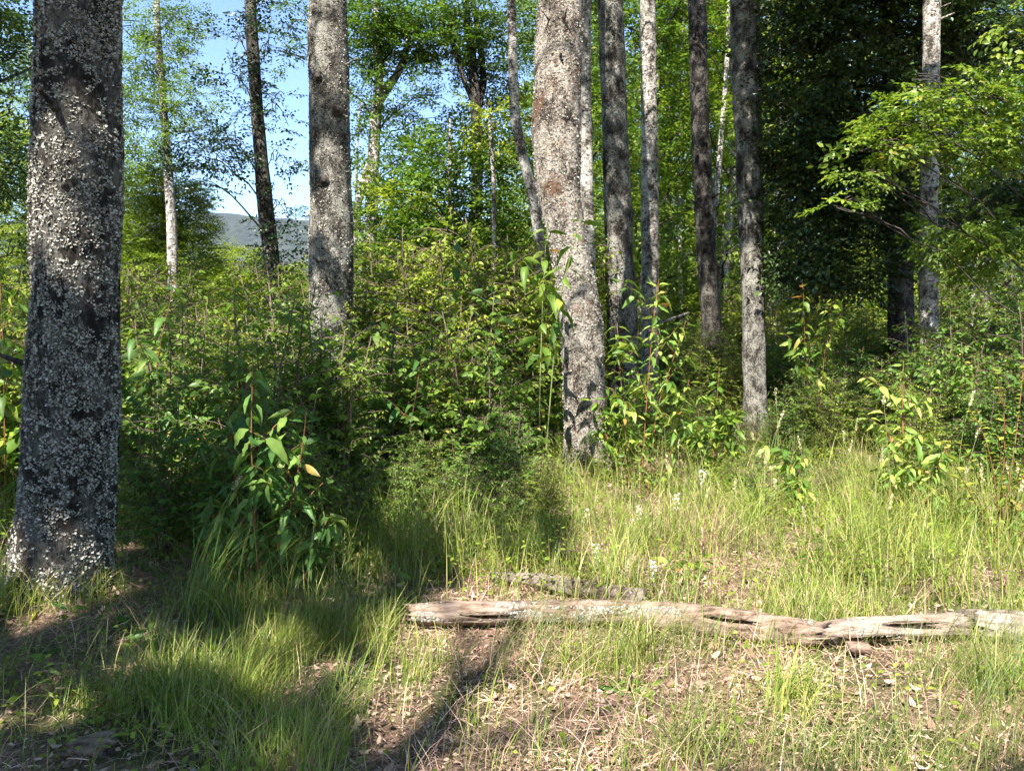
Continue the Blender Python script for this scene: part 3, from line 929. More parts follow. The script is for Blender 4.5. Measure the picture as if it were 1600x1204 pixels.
poles.append((1042, pole))
for k, q in enumerate(sorted(poles, key=lambda q: q[0])):
    q[1]['label'] = ordinal[k] + ' thin bare pale stem from the left, deep in the wood'

# ------------------------------------------------------------------ trees beyond the left edge and behind the viewer: their canopy shades the clearing
for i, (x, y, h, sp, per) in enumerate(((-7.5, -1.5, 12, 2.6, 70), (-9.5, 2.5, 12, 2.6, 70), (-5.2, -4.6, 13, 2.5, 70), (-6.0, 1.6, 11, 2.2, 70), (-3.6, -6.4, 12, 2.3, 40),
                                        (-11.5, 6.0, 12, 2.5, 40), (-1.2, -8.2, 13, 2.2, 60), (2.6, -7.6, 13, 2.4, 60), (5.2, -2.0, 13, 2.3, 26), (7.5, 3.0, 13, 2.4, 30), (-8.0, 7.5, 12, 2.4, 36), (-4.2, -2.6, 11, 2.0, 110), (-3.0, -4.6, 11, 1.7, 80))):
    base = on_ground(x, y)
    root = thing('canopy_tree', 'tall leafy tree standing outside the picture and shading the clearing', 'tree', base, 'trees around the clearing outside the picture')
    z = np.linspace(-.2, h, 14)
    path = np.stack([x + .15 * np.sin(z * .5), y + .15 * np.cos(z * .4), z], -1)
    mb = MB()
    mb.add(*tube(path, .24 * (1 - .85 * z / h) + .01, 14))
    mb.obj('trunk', M['bark_grey'], root, base, smooth=True)
    lob, bm = [], MB()
    for k in range(11):
        zz = 6.0 + (h - 5.6) * (k + .5) / 11
        a, s = k * 2.4 + i, sp * (1 - .4 * (zz - 6) / (h - 6)) * U(.5, 1.05)
        c = np.array([x + math.cos(a) * s, y + math.sin(a) * s, zz])
        lob.append((c, (1.5, 1.5, .7), int(per * .6)))
        bough(bm, path[int(np.argmin(np.abs(z - zz + .9)))], c, .05)
    bm.obj('branch', M['twig'], root, base)
    mb = MB()
    foliage(mb, lob, 1.95)
    mb.obj('crown', M['leaf_mid'], root, base)

base = on_ground(6.6, 5.6)  # unseen tree added here, crown spread left to darken the evergreen
root = thing('canopy_tree', 'unseen dense tree added outside the right edge to shade the dark evergreen', 'tree', base)
z = np.linspace(-.2, 14, 14)
path = np.stack([6.6 - .02 * z ** 1.5, 5.6 + .01 * z, z], -1)
mb = MB()
mb.add(*tube(path, .3 * (1 - .85 * z / 14) + .01, 14))
mb.obj('trunk', M['bark_grey'], root, base, smooth=True)
lob, bm = [], MB()
for k in range(20):
    c = np.array([2.4 + 4.4 * ((k * .618) % 1), 4.6 + 4.4 * ((k * .755 + .3) % 1), 8.2 + 4.6 * ((k * .37) % 1)])
    lob.append((c, (1.3, 1.3, .6), 45))
    bough(bm, path[int(np.argmin(np.abs(z - c[2] + 1.2)))], c, .05)
bm.obj('branch', M['twig'], root, base)
mb = MB()
foliage(mb, lob, 1.95)
mb.obj('crown', M['leaf_mid'], root, base)

# ------------------------------------------------------------------ undergrowth shrubs
def shrub_proto(h, spread, stems, ll, leaf, label, group, dens=1.0, name='shrub'):
    root = thing(name, label, 'shrub', (0, 0, 0), group)
    sm, pos, d = MB(), [], []
    for k in range(stems):
        a, L = U(0, 6.28), h * U(.55, 1.05)
        out = spread * U(.2, 1.0)
        t = np.linspace(0, 1, 7)
        p = np.stack([math.cos(a) * out * t ** 1.3 + .05 * math.cos(a), math.sin(a) * out * t ** 1.3 + .05 * math.sin(a), L * (t - .12 * t ** 2) - .05], -1)
        p[1:] += rng.normal(0, .02, (6, 3))
        sm.add(*tube(p, np.linspace(.011, .003, 7) * (h / 1.8 + .2), 4))
        nb = int(9 * dens)
        for q in range(7):                       # leaves at the shoot tip
            a2 = q * 2.4
            pos.append(p[-1] - (p[-1] - p[-2]) * (q / 7.0) * 1.3)
            d.append([math.cos(a2), math.sin(a2), U(-.1, .8)])
        for j in range(nb):
            tt = .12 + .85 * (j + U(0, .8)) / nb
            b = np.array([np.interp(tt, t, p[:, i]) for i in range(3)])
            aa = U(0, 6.28)
            bl = (.2 + .34 * (1 - tt)) * h / 1.8
            e = b + np.array([math.cos(aa) * bl, math.sin(aa) * bl, bl * U(.0, .6)])
            sm.add(*tube(np.stack([b, (b + e) / 2 + [0, 0, .03], e]), [.004, .003, .002], 3, cap=False))
            m = max(5, int(bl / ll * 2.2))
            for q in range(m):
                f = (q + .5) / m
                s = 1 if q % 2 else -1
                a2 = aa + s * U(.5, 1.3)
                pos.append(b + (e - b) * f)
                d.append([math.cos(a2), math.sin(a2), U(-.9, .2)])
    sm.obj('stem', M['stem_brown'], root)
    pos, d = np.array(pos), np.array(d)
    V, F = stamp(LEAF4_V, LEAF4_F, pos, frames(d, np.array([0, 0, 1.0]) + rng.normal(0, .5, (len(d), 3))), ll * U(.6, 1.35, len(d)))
    mb = MB()
    mb.add(V, F)
    mb.obj('foliage', M[leaf], root)
    return root


LANDMARKS = [(-40, 'the left edge'), (110, 'the lichen tree'), (425, 'the slim dark leaning tree'), (517, 'the straight grey trunk'), (745, 'the dark double stem'), (910, 'the big centre trunk'),
             (1016, 'the white topped trunk'), (1111, 'the dark gap trunk'), (1178, 'the clear grey trunk'), (1408, 'the dark evergreen')]
ORD = ['first', 'second', 'third', 'fourth', 'fifth', 'sixth', 'seventh', 'eighth', 'ninth', 'tenth', 'eleventh', 'twelfth', 'thirteenth', 'fourteenth', 'fifteenth', 'sixteenth', 'seventeenth', 'eighteenth', 'nineteenth', 'twentieth',
       'twenty-first', 'twenty-second', 'twenty-third', 'twenty-fourth', 'twenty-fifth', 'twenty-sixth', 'twenty-seventh', 'twenty-eighth', 'twenty-ninth', 'thirtieth']
g_sh, l_sh = 'leafy shrubs of the thicket', 'leafy green shrub far back in the thicket, hardly seen between nearer shrubs'
kinds = [shrub_proto(2.3, .42, 8, .062, 'leaf_shrub', l_sh, g_sh, 2.1), shrub_proto(2.1, .5, 10, .042, 'leaf_yellow', l_sh, g_sh, 2.6),
         shrub_proto(1.6, .6, 9, .06, 'leaf_mid', l_sh, g_sh, 1.7), shrub_proto(2.5, .35, 7, .072, 'leaf_shrub', l_sh, g_sh, 2.0), shrub_proto(1.4, .55, 9, .04, 'leaf_mid', l_sh, g_sh, 2.2)]
used = [False] * 5
sites = []


def row(px0, px1, n, Y0, Y1, h0, h1, where=None):
    for k in range(n):
        px = px0 + (px1 - px0) * (k + U(.1, .9)) / n
        sites.append((px, U(Y0, Y1), U(h0, h1), where))


row(235, 560, 8, 4.9, 5.5, .35, .65, 'at the front edge of the thicket')
row(210, 560, 10, 5.7, 6.6, .6, 1.0, 'in the front row of the thicket')
row(540, 850, 9, 5.7, 6.8, .3, .65, 'low in front of the thicket')
row(190, 800, 18, 7.0, 8.2, .75, 1.25, 'in the second row of the thicket')
row(180, 830, 19, 9.2, 10.6, 1.0, 1.65, 'in the third row of the thicket')
row(190, 900, 18, 11, 13, 1.4, 2.1, 'at the back of the thicket')
row(520, 860, 9, 10, 11, 1.4, 1.9, 'in the fourth row of the thicket')
row(960, 1170, 9, 15.0, 17.5, .8, 1.4, 'in the shade behind the trunks')
row(970, 1110, 7, 8.8, 11.5, .35, .6, 'low in the grass')
row(1200, 1260, 4, 9.5, 11.5, .4, .6, 'low in the grass')
row(1130, 1230, 4, 14.2, 15.5, .6, .9, 'in the shade behind the trunks')
row(1265, 1500, 12, 9.4, 11.2, .6, 1.0, 'in the right thicket')
row(1215, 1640, 14, 13.4, 15.2, .9, 1.3, 'at the back of the right thicket')
row(1440, 1680, 10, 7.8, 9.6, .6, 1.05, 'in front of the right thicket')
row(1080, 1600, 13, 6.4, 8.6, .18, .36, 'low in the sunny grass')
row(-60, 60, 5, 6.2, 7.5, .8, 1.1, 'behind the lichen tree')
row(-80, 190, 7, 8.5, 10.5, 1.0, 1.4, 'far behind the lichen tree')
row(900, 1640, 20, 18, 22, 1.1, 2.0)
row(50, 900, 20, 15, 24, 1.2, 2.2)
row(0, 1700, 40, 26, 40, 2.0, 3.2)
shrubs = []
for i, (px, Y, s, where) in enumerate(sites):
    if 290 < px < 500 and Y > 10:
        s *= .45
    k = i % 5
    if s > 1.25 and k in (0, 3):                # the tallest are small leaved kinds
        k = 1
    x = (px - CX) / FPX * Y
    loc = on_ground(x, Y)
    if not used[k]:
        used[k] = True
        o = kinds[k]
        o.location, o.rotation_euler, o.scale = loc, (0, 0, U(0, 6)), (s, s, s)
    else:
        o = copy_thing(kinds[k], loc, U(0, 6.2), (s * U(.9, 1.15), s))
    if where:
        mark = max((m for m in LANDMARKS if m[0] <= px), default=LANDMARKS[0], key=lambda m: m[0])[1]
        shrubs.append((where, mark, px, o))
for w, m in sorted({(a, b) for a, b, _, _ in shrubs}):
    line = sorted((q for q in shrubs if q[0] == w and q[1] == m), key=lambda q: q[2])
    for k, q in enumerate(line):
        q[3]['label'] = ('leafy shrub right of ' + m + ' ' + w) if len(line) == 1 else (ORD[k] + ' shrub right of ' + m + ' ' + w)

# ------------------------------------------------------------------ saplings with leaves one can tell apart
LEAVES = {}
for mat in ('leaf_sapling', 'leaf_shade', 'leaf_sun_tint'):
    LEAVES[mat] = [leaf_mesh('leaf', M[mat], w=w, droop=dr, fold=fo, wave=wa) for w, dr, fo, wa in ((.17, .28, .07, .02), (.20, .5, .12, .03), (.14, .1, .04, .03), (.16, .7, .15, .02), (.19, -.1, .1, .03), (.13, .35, .02, .01))]
from mathutils import Matrix


def leaf_obj(parent, mesh, p, d, up, s):
    fr = frames(np.array([d]), np.array([up]))[0] * s
    o = bpy.data.objects.new('leaf', mesh)
    COL.objects.link(o)
    o.parent = parent
    o.matrix_local = Matrix(((fr[0, 0], fr[0, 1], fr[0, 2], p[0]), (fr[1, 0], fr[1, 1], fr[1, 2], p[1]), (fr[2, 0], fr[2, 1], fr[2, 2], p[2]), (0, 0, 0, 1)))
    return o


def sapling(label, stems, Y, ll, mat='leaf_sapling', stem='stem_red', pairs=9, name='sapling', side=0, first=.25, group=None, droop=-.5, sr=.007, cat='sapling'):
    """stems: lists of picture points from the foot up; opposite leaves in crossed pairs, larger below the tip"""
    P0 = P(*stems[0][0], Y)
    base = on_ground(P0[0], Y)
    root = thing(name, label, cat, base, group)
    for st in stems:
        q = np.array([P(px, py, Y) for px, py in st]) - base
        q[:, 1] += np.clip(q[:, 2], 0, 1) * .3 * math.sin(st[-1][0] * .7)
        q[0, 2] = min(q[0, 2], -.02)
        s = np.concatenate([[0], np.cumsum(np.linalg.norm(np.diff(q, axis=0), axis=1))])
        t = np.linspace(0, s[-1], 14)
        c = np.stack([np.interp(t, s, q[:, i]) for i in range(3)], -1)
        c[1:-1] = (c[:-2] + 2 * c[1:-1] + c[2:]) / 4
        axes = [(c, np.linspace(sr, sr * .3, 14), pairs, first)]
        for b in range(side):
            f = U(.3, .85)
            o = np.array([np.interp(f * s[-1], t, c[:, i]) for i in range(3)])
            a, L = U(0, 6.28), s[-1] * U(.16, .3)
            e = o + np.array([math.cos(a) * L * .8, math.sin(a) * L * .8, L * .7])
            axes.append((bend(o, e, .03, 6), np.linspace(sr * .5, sr * .2, 6), max(3, pairs // 3), .2))
        for c, r, np_, f0 in axes:
            mb = MB()
            mb.add(*tube(c, r, 6))
            mb.obj('stem', M[stem], root, smooth=True)
            n = len(c)
            for k in range(np_):
                f = f0 + (1 - f0) * (k + U(.2, .6)) / np_
                p = np.array([np.interp(f * (n - 1), np.arange(n), c[:, i]) for i in range(3)])
                a = k * 1.57 + U(-.4, .4)
                for h in (0, math.pi):
                    if U() < .1:
                        continue
                    up_ = .55 if f > .93 else 0
                    d = np.array([math.cos(a + h), math.sin(a + h), droop + up_ + U(-.25, .3)])
                    sc = ll * (1 - .45 * abs(f - .62) / .62) * U(.7, 1.15)
                    leaf_obj(root, LEAVES[mat][rng.integers(0, 6)], p, d, np.array([0, 0, 1.0]) + rng.normal(0, .55, 3), sc * U(.75, 1.2))
    return root


sapling('tallest sunlit sapling with pale leaves right of the big centre trunk', [[(1000, 790), (1004, 640), (1012, 520), (1022, 440)], [(1010, 790), (1030, 640), (1065, 540), (1078, 500)], [(1020, 790), (1050, 680), (1066, 590)]],
        7.5, .15, 'leaf_sun_tint', pairs=21, side=5, first=.12, droop=-.4)
sapling('sunlit sapling hugging the right side of the big centre trunk', [[(985, 790), (972, 660), (962, 570), (958, 505)], [(992, 790), (988, 680), (990, 590)], [(978, 790), (950, 700), (938, 640)]],
        7.9, .14, pairs=21, side=5, first=.1, droop=-.4)
sapling('low leafy sapling before the clear grey trunk at right', [[(1115, 770), (1120, 680), (1132, 575)], [(1122, 770), (1140, 690), (1152, 640)], [(1108, 770), (1092, 700), (1085, 640)]], 8.0, .14, pairs=21, side=5, first=.08, droop=-.4)
sapling('yellow green sunlit sapling with reddish stem in grass at right', [[(1420, 850), (1421, 740), (1425, 650), (1428, 565)], [(1418, 850), (1400, 740), (1378, 640)], [(1424, 850), (1450, 740), (1462, 690)]], 6.0, .13, 'leaf_sun_tint', pairs=21, side=5, first=.12, droop=-.4)
sapling('small bright sapling in the grass left of the yellow green one', [[(1222, 850), (1228, 760), (1232, 690)], [(1226, 850), (1240, 780), (1246, 740)]], 6.3, .12, 'leaf_sun_tint', pairs=18, side=5, first=.08, droop=-.4)
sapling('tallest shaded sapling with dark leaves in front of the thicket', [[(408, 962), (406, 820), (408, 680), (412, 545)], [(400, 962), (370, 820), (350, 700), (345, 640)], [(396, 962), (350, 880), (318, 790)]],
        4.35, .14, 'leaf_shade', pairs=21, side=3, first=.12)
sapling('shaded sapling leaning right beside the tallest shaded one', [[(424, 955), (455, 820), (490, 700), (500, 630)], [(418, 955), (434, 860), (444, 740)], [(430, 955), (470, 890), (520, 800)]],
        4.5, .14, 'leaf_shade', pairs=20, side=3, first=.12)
sapling('little seedling with bright leaves at the left end of the log', [[(613, 985), (615, 930), (613, 872)]], 4.05, .10, stem='stem_green', pairs=4, first=.35, sr=.003)
sapling('tall thin pale stemmed sapling in front of the big centre trunk', [[(842, 770), (845, 600), (850, 450), (856, 345)], [(846, 600), (870, 470), (905, 345)]], 7.6, .22, stem='stem_green', pairs=13, first=.5, sr=.009, side=1)
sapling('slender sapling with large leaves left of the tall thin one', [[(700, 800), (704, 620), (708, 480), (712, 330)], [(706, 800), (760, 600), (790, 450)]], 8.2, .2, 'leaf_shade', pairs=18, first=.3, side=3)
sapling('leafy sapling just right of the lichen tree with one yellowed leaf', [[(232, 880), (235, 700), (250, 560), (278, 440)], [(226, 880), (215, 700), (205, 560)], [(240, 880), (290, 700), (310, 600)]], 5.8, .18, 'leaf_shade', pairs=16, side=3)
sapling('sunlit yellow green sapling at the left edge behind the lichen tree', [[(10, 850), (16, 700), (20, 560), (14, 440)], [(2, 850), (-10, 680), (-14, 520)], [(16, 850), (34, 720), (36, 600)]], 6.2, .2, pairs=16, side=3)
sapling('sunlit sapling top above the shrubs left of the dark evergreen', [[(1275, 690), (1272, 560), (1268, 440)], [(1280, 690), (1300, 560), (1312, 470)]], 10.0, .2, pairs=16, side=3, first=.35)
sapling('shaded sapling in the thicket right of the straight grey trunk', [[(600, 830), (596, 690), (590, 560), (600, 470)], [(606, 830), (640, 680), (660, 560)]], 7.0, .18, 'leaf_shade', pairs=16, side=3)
sapling('broad leaved seedling low in the grass at bottom left', [[(70, 1110), (72, 1075), (66, 1030)], [(74, 1110), (95, 1080), (110, 1050)], [(66, 1110), (40, 1080), (22, 1050)]], 3.35, .14, 'leaf_shade', 'stem_green', pairs=6, sr=.003, first=.3, droop=-.05, name='seedling', cat='seedling')
sapling('small leafy seedling at the right foot of the lichen tree', [[(208, 930), (210, 900), (212, 865)], [(204, 930), (196, 905), (186, 880)]], 4.7, .11, 'leaf_sapling', 'stem_green', pairs=6, sr=.003, droop=-.1, name='seedling', cat='seedling')
sapling('leafy seedling in front of the lichen tree foot', [[(60, 1000), (62, 970), (58, 940)], [(64, 1000), (90, 980), (112, 950)], [(56, 1000), (30, 975), (14, 945)]], 3.95, .12, 'leaf_sapling', 'stem_green', pairs=7, sr=.003, droop=-.15, name='seedling', cat='seedling')
sapling('bright seedling patch behind the log at right', [[(1340, 960), (1338, 920), (1330, 880)], [(1346, 960), (1365, 930), (1380, 900)], [(1334, 960), (1312, 930), (1300, 905)], [(1340, 960), (1352, 910), (1356, 865)]], 4.7, .11, 'leaf_sapling', 'stem_green', pairs=8, sr=.003, first=.1, droop=-.1, name='seedling', cat='seedling')
sapling('small bright seedling behind the dark fallen branch', [[(822, 910), (824, 885), (820, 862)]], 5.1, .08, 'leaf_sapling', 'stem_green', pairs=3, sr=.003, name='seedling', cat='seedling')
sapling('low leafy plant in the right corner of the clearing', [[(1575, 860), (1570, 800), (1560, 740)], [(1585, 860), (1600, 800), (1612, 750)], [(1565, 860), (1530, 800), (1510, 760)]], 5.6, .09, 'leaf_sapling', 'stem_red', pairs=9, side=3)

for lab, px, py, h, Y, ll in (('leafy seedling between the lichen tree and the shaded tussock', 170, 1010, 55, 3.85, .11), ('low seedling left of the tall arching tussock', 235, 1030, 50, 3.7, .12),
                              ('seedling at the far left edge beside the lichen tree foot', 12, 965, 60, 4.1, .11), ('low seedling in the shade behind the tall arching tussock', 265, 945, 55, 4.5, .11),
                              ('bright weed in front of the paler log section', 1575, 1085, 50, 3.35, .11), ('small weed in the front grass below the log middle', 985, 1095, 40, 3.3, .09),
                              ('bright weed in the sunny grass behind the log join', 1290, 900, 45, 5.0, .10), ('leafy weed in the grass left of the straw tussock', 1075, 905, 45, 4.95, .10),
                              ('leafy weed behind the left end of the log', 700, 905, 50, 4.95, .11), ('shaded weed in front of the thicket below the grey trunk', 520, 905, 60, 4.95, .12)):
    sapling(lab, [[(px, py + 8), (px + 2, py - h * .5), (px - 3, py - h)], [(px + 3, py + 8), (px + 22, py - h * .4), (px + 32, py - h * .8)], [(px - 3, py + 8), (px - 20, py - h * .4), (px - 30, py - h * .7)]],
            Y, ll, 'leaf_shade' if px < 600 else 'leaf_sapling', 'stem_green', pairs=6, sr=.003, first=.2, droop=-.05, name='seedling', cat='seedling')

# arching bush at the right edge: long whips with rows of small leaves
base = on_ground(*P(1560, 860, 5.6)[:2])
root = thing('arching_bush', 'arching pale stemmed bush with small leaves at the right edge', 'bush', base)
pos, d = [], []
for (ex, ey), (mx_, my_) in (((1550, 575), (1590, 640)), ((1515, 640), (1560, 690)), ((1480, 740), (1540, 760)), ((1640, 590), (1620, 700)), ((1500, 690), (1540, 745)), ((1600, 560), (1590, 700)), ((1450, 760), (1510, 800)), ((1560, 680), (1570, 760)), ((1610, 640), (1600, 740)), ((1470, 690), (1530, 790))):
    a, m_, e = P(1560 + U(-12, 12), 870, 5.6) - base, P(mx_, my_, 5.5 + U(-.3, .3)) - base, P(ex, ey, 5.4 + U(-.4, .4)) - base
    t = np.linspace(0, 1, 12)[:, None]
    c = a * (1 - t) ** 2 + 2 * m_ * t * (1 - t) + e * t ** 2
    mb = MB()
    mb.add(*tube(c, np.linspace(.006, .0015, 12), 5))
    mb.obj('stem', M['stem_red'], root, smooth=True)
    for f in np.linspace(.25, 1, 34):
        p = np.array([np.interp(f * 11, np.arange(12), c[:, i]) for i in range(3)])
        aa = U(0, 6.28)
        pos.append(p)
        d.append([math.cos(aa), math.sin(aa), U(-.1, .6)])
mb = MB()
mb.add(*stamp(LEAF4_V, LEAF4_F, np.array(pos), frames(np.array(d), np.array([0, 0, 1.0]) + rng.normal(0, .3, (len(d), 3))), .045 * U(.6, 1.3, len(d))))
mb.obj('foliage', M['leaf_yellow'], root)

# ------------------------------------------------------------------ fallen wood
def fallen(name, label, pts, mat, seg=44, step=.025, rough=.2, broken=(.05, .05), lichen=0, cat='log'):
    """pts: (px, py of the axis, distance, radius in metres)"""
    def rest(px, py, Y, r):
        k = (P(px, py, 1.0)[2] - CAMZ)
        return P(px, py, (r * .55 + .02 - CAMZ) / k) if Y < 6 else P(px, py, Y)
    C = np.array([rest(*q) for q in pts])
    rr_ = np.array([q[3] for q in pts]) * (.88 if cat == 'log' else 1)
    base = on_ground(C[0][0], C[0][1])
    root = thing(name, label, cat, base)
    path, rad = smooth_path(C, rr_, step)

    def disp(p, dirs, rr, a):
        m, s = rr.shape
        u = np.arange(m) * step
        q = np.stack(np.broadcast_arrays(u[:, None] * 1.6, 1.5 * np.cos(a)[None], 1.5 * np.sin(a)[None]), -1).reshape(-1, 3)
        g = np.stack(np.broadcast_arrays(u[:, None] * 2.2, 7 * np.cos(a)[None], 7 * np.sin(a)[None]), -1).reshape(-1, 3)
        cr = 1 - np.abs(2 * fbm(g, 3) - 1)
        return rr * (rough * 3 * (fbm(q, 3).reshape(m, s) - .5) - .16 * np.clip(cr.reshape(m, s) - .86, 0, 1) * 6 + .10 * (fbm(q * [9, 4, 4], 2).reshape(m, s) - .5))
    V, F, T = tube(path, rad, seg, disp=disp)
    m = len(path)
    ax = nrm(path[-1] - path[0])
    jag = rng.normal(0, 1, seg)
    for e, row_ in ((0, 0), (1, m - 1)):
        for q in range(3):
            rw = row_ + (q if e == 0 else -q)
            V[rw * seg:(rw + 1) * seg] += ax * ((jag * broken[e]) * (1 - q / 3))[:, None]
    mb = MB()
    mb.add(V, F, T)
    mb.obj('trunk', M[mat], root, base, smooth=True)
    if lichen:
        n = lichen
        k = rng.integers(2, m - 2, n)
        a = U(-.3, 2.6, n)                          # the upper and facing side
        up, fr = np.array([0, 0, 1.0]), np.array([0, -1.0, 0])
        o = np.cos(a)[:, None] * fr + np.sin(a)[:, None] * up
        p = path[k] + o * rad[k][:, None] * 1.0 + ax * U(-.02, .02, n)[:, None]
        keep = fbm(p * 4, 3) + .4 * (fbm(p * 30, 2) - .5) > .55
        p, o = p[keep], o[keep]
        tv = np.array([[0, 0, 0], [.5, .42, .1], [1.0, .1, .16], [.55, -.45, .1], [.5, 0, .06]])
        tf = np.array([[0, 4, 1], [1, 4, 2], [2, 4, 3], [3, 4, 0]])
        lb = MB()
        lb.add(*stamp(tv, tf, p, frames(nrm(np.cross(o, rng.normal(0, 1, o.shape))), o), .011 * U(.4, 1.5, len(p))))
        lb.obj('lichen', M['lichen_grey'], root, base, kind='stuff')
    return root, path, rad


def splinter(root, path, rad, k, off, L, w):
    base = np.array(root.location)
    ax = nrm(path[min(k + 3, len(path) - 1)] - path[k])
    p = path[k] + np.array([0, -1, .35]) * rad[k] * 1.02 + off
    b = MB()
    t = np.linspace(0, 1, 6)
    c = p + ax * (t * L)[:, None] + np.array([0, -.02, 0]) * (t ** 2)[:, None]
    hw = w * np.array([.2, .8, 1, .9, .5, .05])
    V = np.concatenate([c + np.array([0, 0, 1]) * hw[:, None], c - np.array([0, .2, 1]) * hw[:, None], c + np.array([0, .012, .3]) * hw[:, None]])
    i = np.arange(5)
    b.add(V, np.concatenate([np.stack([i, i + 1, i + 7, i + 6], -1), np.stack([i + 6, i + 7, i + 13, i + 12], -1), np.stack([i + 12, i + 13, i + 1, i], -1)]))
    return b.obj('bark_strip', M['log'], root, base, smooth=True)


lg, lp, lr = fallen('fallen_log', 'long fallen log with cracked pinkish bark lying across the clearing',
                    [(634, 960, 4.18, .055), (700, 958, 4.18, .07), (820, 958, 4.17, .07), (960, 957, 4.16, .075), (1080, 964, 4.1, .08), (1200, 980, 4.02, .082), (1292, 992, 3.97, .066)], 'log', lichen=6000, broken=(.03, .05))
for k, L in ((12, .3), (40, .34), (62, .28)):
    splinter(lg, lp, lr, min(k, len(lp) - 14), np.array([0, 0, U(-.02, .02)]), L, .016)
lg, lp, lr = fallen('fallen_log', 'paler log section lying at the right end of the long log', [(1268, 990, 4.05, .05), (1330, 984, 4.07, .066), (1420, 981, 4.1, .07), (1520, 976, 4.14, .07)], 'log_pale', lichen=900, broken=(.05, .02))
splinter(lg, lp, lr, 5, np.array([0, 0, -.03]), .35, .018)
splinter(lg, lp, lr, 14, np.array([0, 0, .03]), .3, .014)
fallen('log_end', 'rough hollow broken log end at the right edge', [(1514, 977, 4.12, .085), (1560, 980, 4.1, .085), (1640, 985, 4.08, .085), (1760, 990, 4.05, .08)], 'log_grey', rough=.3, broken=(.03, .02), lichen=700)
fallen('fallen_branch', 'dark fallen branch resting against the back of the log', [(762, 898, 4.9, .03), (800, 903, 4.8, .034), (850, 908, 4.72, .05), (900, 920, 4.55, .055), (960, 930, 4.4, .055), (1020, 938, 4.3, .06)], 'log_dark', seg=18, broken=(.02, .02), lichen=250, cat='branch')
fallen('bark_chunk', 'broken pale chunk of wood in front of the log join', [(1315, 1012, 3.88, .028), (1340, 1010, 3.88, .034), (1372, 1014, 3.88, .022)], 'log', seg=14, step=.012, broken=(.012, .012), cat='wood chunk')
fallen('rotten_wood', 'half buried brown rotten wood in the bottom left grass', [(95, 1185, 2.85, .04), (150, 1160, 2.9, .055), (200, 1155, 2.92, .04)], 'log', seg=18, step=.02, rough=.3, broken=(.03, .03), cat='wood')
fallen('twig', 'pale broken twig in the bottom left grass', [(278, 1190, 2.72, .006), (300, 1200, 2.7, .006), (330, 1215, 2.66, .004)], 'bark_pale', seg=7, step=.02, broken=(.003, .003), cat='twig')
fallen('bare_branch', 'bare grey branch sticking out of the shade behind the white topped trunk', [(1030, 505, 14, .03), (1066, 492, 13.6, .022), (1084, 486, 13.4, .01)], 'bark_pale', seg=8, step=.05, broken=(.01, .01), cat='branch')

# ------------------------------------------------------------------ grass, straw and litter
def blades(n, x, y, L, w, lean, az, mat, name, bendp=1.0, seg=4, label=None, root=None, z=None, origin=(0, 0, 0), kind='stuff'):
    t = np.linspace(0, 1, seg + 1)
    dirx, diry = np.cos(az), np.sin(az)
    hor = (lean * L)[:, None] * t ** 1.8
    up = L[:, None] * (t - bendp * (lean[:, None] ** 2) * .42 * t ** 2.4)
    bz = ground_z(x, y) - .01 if z is None else z
    cx, cy_, cz = x[:, None] + dirx[:, None] * hor, y[:, None] + diry[:, None] * hor, bz[:, None] + up
    hw = .5 * w[:, None] * np.maximum(1 - t ** 2.2, .04) * np.where(t == 0, .7, 1)
    fa = az + 1.57 + rng.normal(0, .5, n)
    sx, sy = np.cos(fa)[:, None] * hw, np.sin(fa)[:, None] * hw
    V = np.stack([np.stack([cx - sx, cy_ - sy, cz], -1), np.stack([cx + sx, cy_ + sy, cz], -1)], 2).reshape(-1, 3)
    i = np.arange(seg) * 2
    f = np.stack([i, i + 1, i + 3, i + 2], -1)
    F = (f[None] + (np.arange(n) * 2 * (seg + 1))[:, None, None]).reshape(-1, 4)
    mb = MB()
    mb.add(V, F)
    return mb


def scatter(n, y0, y1, dens, margin=.4, x0=None, x1=None, power=1.0):
    """points on the visible ground, thinned by a density function"""
    out = np.zeros((0, 2))
    while len(out) < n:
        y = y0 + (y1 - y0) * rng.random(4 * n) ** power
        x = U(-1, 1, 4 * n) * (.68 * y1 + margin)
        k = (np.abs(x) < .68 * y + margin) & (rng.random(4 * n) < dens(x, y))
        out = np.concatenate([out, np.stack([x[k], y[k]], -1)])
    return out[:n, 0], out[:n, 1]


def patch(x, y, s, lo, hi, o=0):
    q = np.stack([x * s + o, y * s, 0 * x + o], -1)
    return np.clip((fbm(q, 3) - lo) / (hi - lo), 0, 1)


def d_front(x, y):
    bare = .9 * patch(x, y, 1.1, .44, .56, 3) * (x > -.6)
    left = np.where(x < -.3, 1.0, .55)
    return np.clip(.05 + patch(x, y, 2.6, .42, .62) * left * (1 - bare), 0, 1)


def d_back(x, y):
    return np.clip(.12 + .9 * patch(x, y, 1.8, .38, .6, 5), 0, 1)


def off_log(x, y):
    yl = np.interp(x, [-.6, .5, 1.2, 1.6, 2.6], [4.0, 3.98, 3.9, 3.82, 3.84])      # the line of the log
    near = (y > yl - .34) & (y < yl + .1) & (x > -.62)
    return np.where(near, np.where(y > yl - .1, 0.0, .5), 1.0)


